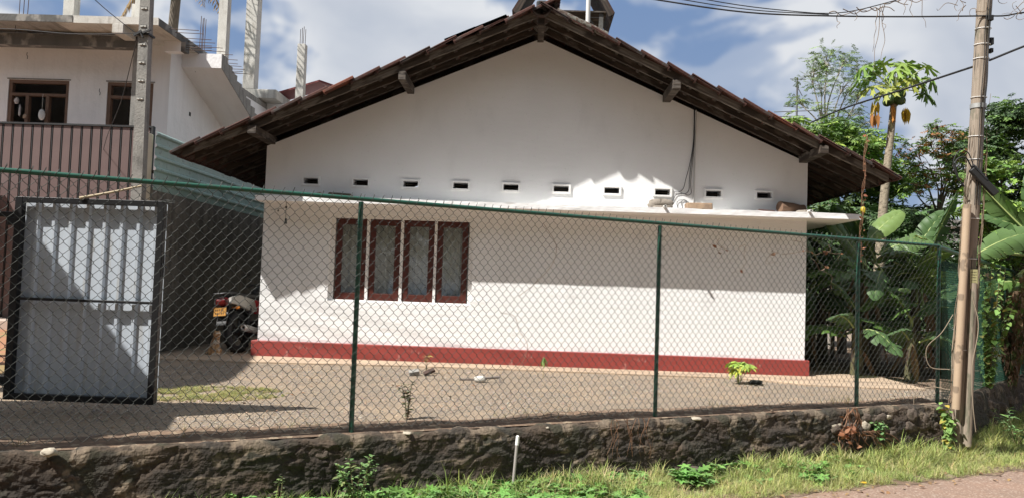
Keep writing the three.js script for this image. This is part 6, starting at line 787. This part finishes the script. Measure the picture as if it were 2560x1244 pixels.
{ // red brown creeper strand and dead roots on the wall
  const r = rng(91), L = []; for (let i = 0; i < 12; i++) { const t0 = 5.12 + (r() - 0.5) * 0.25, pts = []; let t = t0, y = 0.02; for (let k = 0; k < 7; k++) { pts.push(F(t, 0.16 + r() * 0.03, y)); t += (r() - 0.55) * 0.14; y -= 0.075; } L.push(taper(pts, 0.006, 0.002, 16, 5)); } for (let i = 0; i < 10; i++) { const pts = []; let t = 5.2 + r() * 0.3, y = -0.22; for (let k = 0; k < 6; k++) { pts.push(F(t, 0.17 + r() * 0.04, y)); t += 0.06 + (r() - 0.5) * 0.05; y -= 0.045 * r() * 1.6; } L.push(taper(pts, 0.006, 0.003, 14, 5)); }
  const t = thing('dead_creeper', 'rusty brown dead creeper hanging over the broken part of the wall', 'creeper', [F(5.1).x, -0.5, F(5.1).z]); M.rustStem = mat({ color: lin(0.20, 0.105, 0.06), roughness: 0.95 }); part('stems', L, M.rustStem, t, 'stuff');
  const lv = []; for (let i = 0; i < 36; i++) lv.push([F(5.02 + gauss(r) * 0.12, 0.18 + r() * 0.05, -0.24 + gauss(r) * 0.12), qrot(r() * 3, r() * 6, r() * 3), 0.05 + r() * 0.04, jit([0.28, 0.12, 0.06], r)]); instances('dry_leaves', lfOval, M.leaf, t, lv, 'stuff');
  const gap = lump(15, 0.12, 0.10, 0.05, 0.1, 2); const p = F(5.22, 0.15, -0.42); gap.rotateY(0.47); gap.translate(p.x, p.y, p.z); void gap;
  const L2 = []; for (let i = 0; i < 13; i++) { const t0 = 2.18 + r() * 0.45, pts = []; let q = t0, y = 0.03; for (let k = 0; k < 6; k++) { pts.push(F(q, 0.15 + r() * 0.03, y)); q += (r() - 0.4) * 0.07; y -= 0.05 + r() * 0.03; } L2.push(taper(pts, 0.0026, 0.001, 12, 4)); }
  const t2 = thing('dead_creeper', 'pale brown dried roots hanging over the wall top left of the second tall post', 'creeper', [F(2.4).x, -0.4, F(2.4).z]); part('roots', L2, M.rustStem, t2, 'stuff');
  const L3 = []; for (let i = 0; i < 3; i++) { const pts = []; let x = 8.05, y = 3.2, z = 1.2; for (let k = 0; k < 14; k++) { pts.push(V(x + Math.sin(k * 1.7 + i) * 0.02, y, z)); y -= 0.13; x -= 0.0055; } L3.push(taper(pts, 0.0035, 0.002, 40, 5)); }
  const t3 = thing('hanging_vine', 'reddish brown dry vine hanging straight down in front of the papaya trunk', 'vine', [8.03, 1.4, 1.2]); part('strand', L3, M.rustStem, t3, 'stuff'); const l3 = []; for (let i = 0; i < 22; i++) l3.push([V(8.05 - 0.0055 * i / 3 + gauss(r) * 0.02, 3.2 - i * 0.076, 1.2 + gauss(r) * 0.02), qrot(r() * 3, r() * 6, r() * 3), 0.03 + r() * 0.03, jit([0.26, 0.10, 0.05], r)]); instances('dry_leaves', lfOval, M.leaf, t3, l3, 'stuff');
  // dry twigs and leaves caught in the mesh, at its upper right bay
  const L4 = [], l4 = []; for (let i = 0; i < 7; i++) { const pts = []; let t = 3.4 + r() * 1.6, y = 1.72 - r() * 0.2; for (let k = 0; k < 7; k++) { pts.push(F(t, 0.045 + (r() - 0.5) * 0.03, y)); t += (r() - 0.3) * 0.22; y -= (r() - 0.25) * 0.14; } L4.push(taper(pts, 0.0028, 0.0012, 18, 4)); for (let k = 0; k < 3; k++) if (r() < 0.6) l4.push([pts[2 + k * 2], qrot(r() * 3, r() * 6, r() * 3), 0.035 + r() * 0.03, jit([0.22, 0.10, 0.05], r)]); }
  const t4 = thing('dry_twigs', 'dry twigs and curled leaves caught high in the chain link mesh before the white wall', 'twigs', [F(4).x, 1.3, F(4).z]); part('twigs', L4, M.dryStem, t4, 'stuff'); instances('dry_leaves', lfOval, M.leaf, t4, l4, 'stuff');
  const L5 = [tube([F(1.55, 0.05, 1.68), F(1.68, 0.05, 1.50), F(1.66, 0.05, 1.36), F(1.5, 0.05, 1.18), F(1.34, 0.05, 1.06)], 0.002, 30, 4), tube([F(1.18, 0.05, 0.92), F(1.30, 0.06, 0.90), F(1.36, 0.05, 0.78), F(1.44, 0.05, 0.66), F(1.40, 0.05, 0.52), F(1.20, 0.05, 0.36)], 0.002, 30, 4)]; L5.forEach((g, i) => single('loose_twig', g, M.dryStem, ['thin dry stem twisted in the upper mesh left of the second tall post', 'thin dry stem looping in the lower mesh left of the second tall post'][i], 'stem'));
}
{ // white capped stand pipe before the wall
  const t = thing('stand_pipe', 'upright grey pipe with a white cap standing at the foot of the wall', 'pipe', [3.78, -0.5, 4.76]); part('pipe', rod(V(3.76, -0.52, 4.80), V(3.785, -0.12, 4.76), 0.0125, 0.0125, 10), mat({ color: lin(0.30, 0.27, 0.25), roughness: 0.7 }), t); part('cap', [rod(V(3.785, -0.125, 4.76), V(3.789, -0.068, 4.754), 0.0145, 0.0145, 12), new THREE.SphereGeometry(0.0145, 12, 8).translate(3.789, -0.062, 4.754)], M.whitePaint, t);
}
single('antenna', [rod(V(12.33, 3, -14), V(12.33, 8.2, -14), 0.035, 0.03, 6), rod(V(11.6, 7.05, -14), V(13.1, 7.15, -14), 0.014, 0.014, 5), rod(V(11.9, 7.25, -14), V(12.7, 7.22, -14), 0.014, 0.014, 5), rod(V(11.7, 6.9, -14), V(12.6, 6.95, -14), 0.014, 0.014, 5), rod(V(12.1, 8.15, -14), V(12.6, 8.15, -14), 0.014, 0.014, 5), rod(V(12.33, 7.9, -14), V(12.5, 7.6, -14), 0.014, 0.014, 5)], mat({ color: lin(0.10, 0.10, 0.10), roughness: 0.5 }), 'thin television antenna on a mast above the right slope of the roof', 'antenna');
{ const h = thing('distant_building', 'pale distant building with flat roof glimpsed beyond the banana leaves', 'building', [17.6, 0, -17]); part('wall', box(16.4, 19.6, -0.5, 3.7, -20, -16.5), M.neighbourWall, h); part('roof', box(16.2, 19.9, 3.7, 3.95, -20.2, -16.2, 0.02), M.concrete, h); part('window', box(17.2, 17.9, 2.5, 3.3, -16.55, -16.48), M.concreteDark, h); single('distant_post', rod(V(16.1, -0.4, -12), V(16.1, 3.7, -12), 0.09, 0.08, 8), M.concreteDark, 'grey distant post standing between banana leaves and the timber pole', 'post'); }  // distant window: the dark of the room is put into an opaque block
single('yellow_fruit', lump(66, 0.04, 0.07, 0.04, 0.06, 3).translate(9.47, 2.62, -2.2), mat({ color: lin(0.62, 0.47, 0.03), roughness: 0.5 }), 'single yellow fruit hanging in the leaves above the banana plants', 'fruit');
// ------------------------------------------------------------------ grass, pebbles
{
  const blades = (seed, n, L, W, fan) => { const r = rng(seed), list = []; for (let i = 0; i < n; i++) { const l = L * (0.55 + r() * 0.6), pos = [], idx = [], a = r() * 6.28, lean = fan * (0.3 + r()); for (let k = 0; k <= 4; k++) { const t = k / 4, w = W * (1 - t * t) * 0.5, out = lean * l * t * t; pos.push(out, l * t * (1 - 0.35 * lean * t), w, out, l * t * (1 - 0.35 * lean * t), -w); } for (let k = 0; k < 4; k++) { const q = k * 2; idx.push(q, q + 1, q + 2, q + 2, q + 1, q + 3); } const g = new THREE.BufferGeometry(); g.setAttribute('position', new THREE.Float32BufferAttribute(pos, 3)); g.setIndex(idx); g.computeVertexNormals(); g.rotateY(a); g.translate((r() - 0.5) * 0.05, 0, (r() - 0.5) * 0.05); list.push(g); } return merged(list); };
  const edge = [[-8, 11.5], [2.5, 6.6], [4.4, 5.40], [5.06, 4.96], [5.71, 4.49], [6.42, 4.12], [7.38, 3.64], [8.12, 3.26], [9.07, 2.74], [11, 1.55], [16, -3.2]], roadZ = (x) => { for (let i = 1; i < edge.length; i++) if (x <= edge[i][0]) { const [a, b] = [edge[i - 1], edge[i]]; return mixn(a[1], b[1], (x - a[0]) / (b[0] - a[0])); } return -9; };
  const wallZ = (x) => x < 8.55 ? F0.z - (x - F0.x) * 0.5104 + 0.235 : CORNER.z - (x - CORNER.x) * 1.154 + 0.28;
  const r = rng(200), tufts = [[], [], []], low = [];
  const lvl = (x, z) => roadY(x) - 0.035 + 0.05 * sat(1 - (z - wallZ(x)) / 0.35);
  for (let i = 0; i < 27000; i++) { const x = 1.5 + r() * 10.2, z0 = wallZ(x) - 0.06, z1 = Math.min(roadZ(x) + 0.05, z0 + 1.35), k = r(), z = mixn(z0, z1, k); if (x < 1.9 && r() < 0.6) continue; const d = fbm(x * 1.7, z * 1.7, 4); const e = fbm(x * 6 + 9, z * 6, 3); if (r() > sstep(0.16, 0.42, d) * sstep(0.26, 0.50, e) * (1 - 0.35 * sstep(0.85, 1, k)) ) continue;
    const dry = fbm(x * 0.9 + 30, z * 1.3 + 4, 4), c = r() < 0.12 + (x > 4 ? 0.16 : 0) * dry ? [0.52, 0.44, 0.22] : mix3([0.195, 0.295, 0.06], [0.40, 0.42, 0.14], sat(dry * 1.4 - 0.3 + (x > 4.6 ? 0.25 : -0.1))); const h = (0.26 + 0.72 * d * (0.5 + e)) * (1 - 0.45 * k) * (0.5 + r() * 0.8); tufts[Math.floor(r() * 3)].push([V(x, lvl(x, z), z), qrot((r() - 0.5) * 0.3, r() * 6.28, (r() - 0.5) * 0.3), [h, h, h], jit(c, r, 0.25)]); }
  [blades(1, 9, 0.22, 0.0095, 1.25), blades(2, 5, 0.30, 0.008, 0.95), blades(3, 12, 0.15, 0.0095, 1.6)].forEach((g, i) => { const m = instances('grass', g, M.blade, null, tufts[i], 'stuff'); m.userData.label = ['green and straw coloured grass on the road verge', 'taller upright grass blades on the road verge', 'short spreading grass on the road verge'][i]; m.userData.category = 'grass'; });
  for (let i = 0; i < 3600; i++) { const x = 1.75 + r() * 5.4, z0 = wallZ(x), z = z0 - 0.02 + r() * Math.min(0.8, roadZ(x) - z0 - 0.1), d = fbm(x * 1.3 + 50, z * 1.5, 4); if (r() > sstep(0.40, 0.62, d + (x < 3.4 ? 0.18 : 0.05))) continue; low.push([V(x, lvl(x, z) + 0.02 + r() * 0.09, z), qrot((r() - 0.5) * 0.7, r() * 6.28, 0.2 + (r() - 0.5) * 0.8), 0.035 + r() * 0.035, jit([0.16, 0.33, 0.065], r, 0.3)]); }
  const rosette = (() => { const list = []; for (let i = 0; i < 5; i++) { const g = leafShape(1, 0.5, 0.2, 0.25, 3); g.rotateZ(0.35); g.rotateY(i * 1.257); list.push(g); } return merged(list); })(); const lw = instances('ground_cover', rosette, M.leaf, null, low, 'stuff'); lw.userData.label = 'small leaved green ground cover among the verge grass'; lw.userData.category = 'ground cover';
  // thin grass patch in the yard
  const yard = []; for (let i = 0; i < 4600; i++) { const a = r() * 6.28, q = Math.sqrt(r()), x = 0.72 + Math.cos(a) * q * 0.80, z = 3.55 + Math.sin(a) * q * 0.52 - (x - 0.72) * 0.1; if (r() > sstep(0.30, 0.52, fbm(x * 4 + 3, z * 4, 4)) * (1.15 - q * 0.7)) continue; const h = 0.16 + r() * 0.16; yard.push([V(x, 0, z), qrot(0, r() * 6.28, 0), [h * 1.3, h, h * 1.3], jit(r() < 0.35 ? [0.40, 0.33, 0.15] : [0.27, 0.28, 0.075], r, 0.25)]); }
  const y2 = instances('lawn_patch', blades(5, 9, 0.12, 0.009, 1.0), M.blade, null, yard, 'stuff'); y2.userData.label = 'thin yellowing grass patch in the gravel behind the gate'; y2.userData.category = 'grass';
  const wallTop = []; for (let i = 0; i < 260; i++) { const t = -2.4 + r() * 9, p = F(t, -0.05 - r() * 0.3, 0.01); if (r() > sstep(0.45, 0.65, fbm(t * 1.3, 5, 4))) continue; const h = 0.25 + r() * 0.4; wallTop.push([p, qrot(0, r() * 6.28, 0), [h, h, h], jit([0.24, 0.20, 0.08], r, 0.3)]); } const w3 = instances('dry_grass', blades(6, 6, 0.15, 0.006, 0.9), M.blade, null, wallTop, 'stuff'); w3.userData.label = 'sparse dry grass blades along the top of the wall'; w3.userData.category = 'grass';
  // loose pebbles
  const peb = [], pg = lump(9, 1, 0.62, 0.85, 0.12, 1); for (let i = 0; i < 30000; i++) { const x = -0.6 + r() * 9.4, z = 0.75 + r() * 5.9; if (!inYard(x, z) || (x - F0.x) * FN.x + (z - F0.z) * FN.z > -0.15) continue; if (r() > 0.25 + 0.75 * sstep(0.35, 0.6, fbm(x * 1.1, z * 1.1, 4))) continue; const s = 0.005 + r() * r() * 0.0075; peb.push([V(x, s * 0.25, z), qrot(r() * 0.6, r() * 6.28, r() * 0.6), s, jit(r() < 0.3 ? [0.37, 0.31, 0.24] : r() < 0.5 ? [0.28, 0.245, 0.215] : [0.34, 0.255, 0.185], r, 0.3)]); }
  const pm = instances('pebbles', pg, mat({ color: lin(1, 1, 1), roughness: 0.95 }), null, peb, 'stuff'); pm.userData.label = 'loose grey and tan gravel stones in the yard'; pm.userData.category = 'gravel';
  // litter and fallen leaves on verge and road edge
  const lit = []; for (let i = 0; i < 150; i++) { const x = 3 + r() * 7, z = roadZ(x) - 0.15 + r() * 0.5; lit.push([V(x, roadY(x) + 0.012, z), qrot((r() - 0.5) * 0.6, r() * 6.28, (r() - 0.5) * 0.6), 0.03 + r() * 0.04, jit([0.30, 0.18, 0.08], r, 0.4)]); } for (let i = 0; i < 130; i++) { const x = -0.3 + r() * 8.5, z = 1 + r() * 5; if (inYard(x, z)) lit.push([V(x, 0.012, z), qrot((r() - 0.5) * 0.6, r() * 6.28, (r() - 0.5) * 0.6), 0.025 + r() * 0.035, jit([0.24, 0.14, 0.07], r, 0.4)]); }
  const fl = instances('fallen_leaves', lfOval, M.leaf, null, lit, 'stuff'); fl.userData.label = 'scattered brown fallen leaves on yard and road edge'; fl.userData.category = 'leaves';
  for (const [x, z, c, label] of [[6.95, 3.80, [0.75, 0.42, 0.02], 'small bright yellow scrap on the verge edge by the road'], [6.0, 3.62, [0.6, 0.66, 0.72], 'small pale plastic scrap in the verge grass below the broken wall']]) { const g = lump(x * 4, 0.03, 0.008, 0.02, 0.2, 2); g.translate(x, roadY(x) + 0.015, z); single('litter_scrap', g, mat({ color: lin(...c), roughness: 0.4 }), label, 'litter'); }
}

renderer.render(scene, camera);
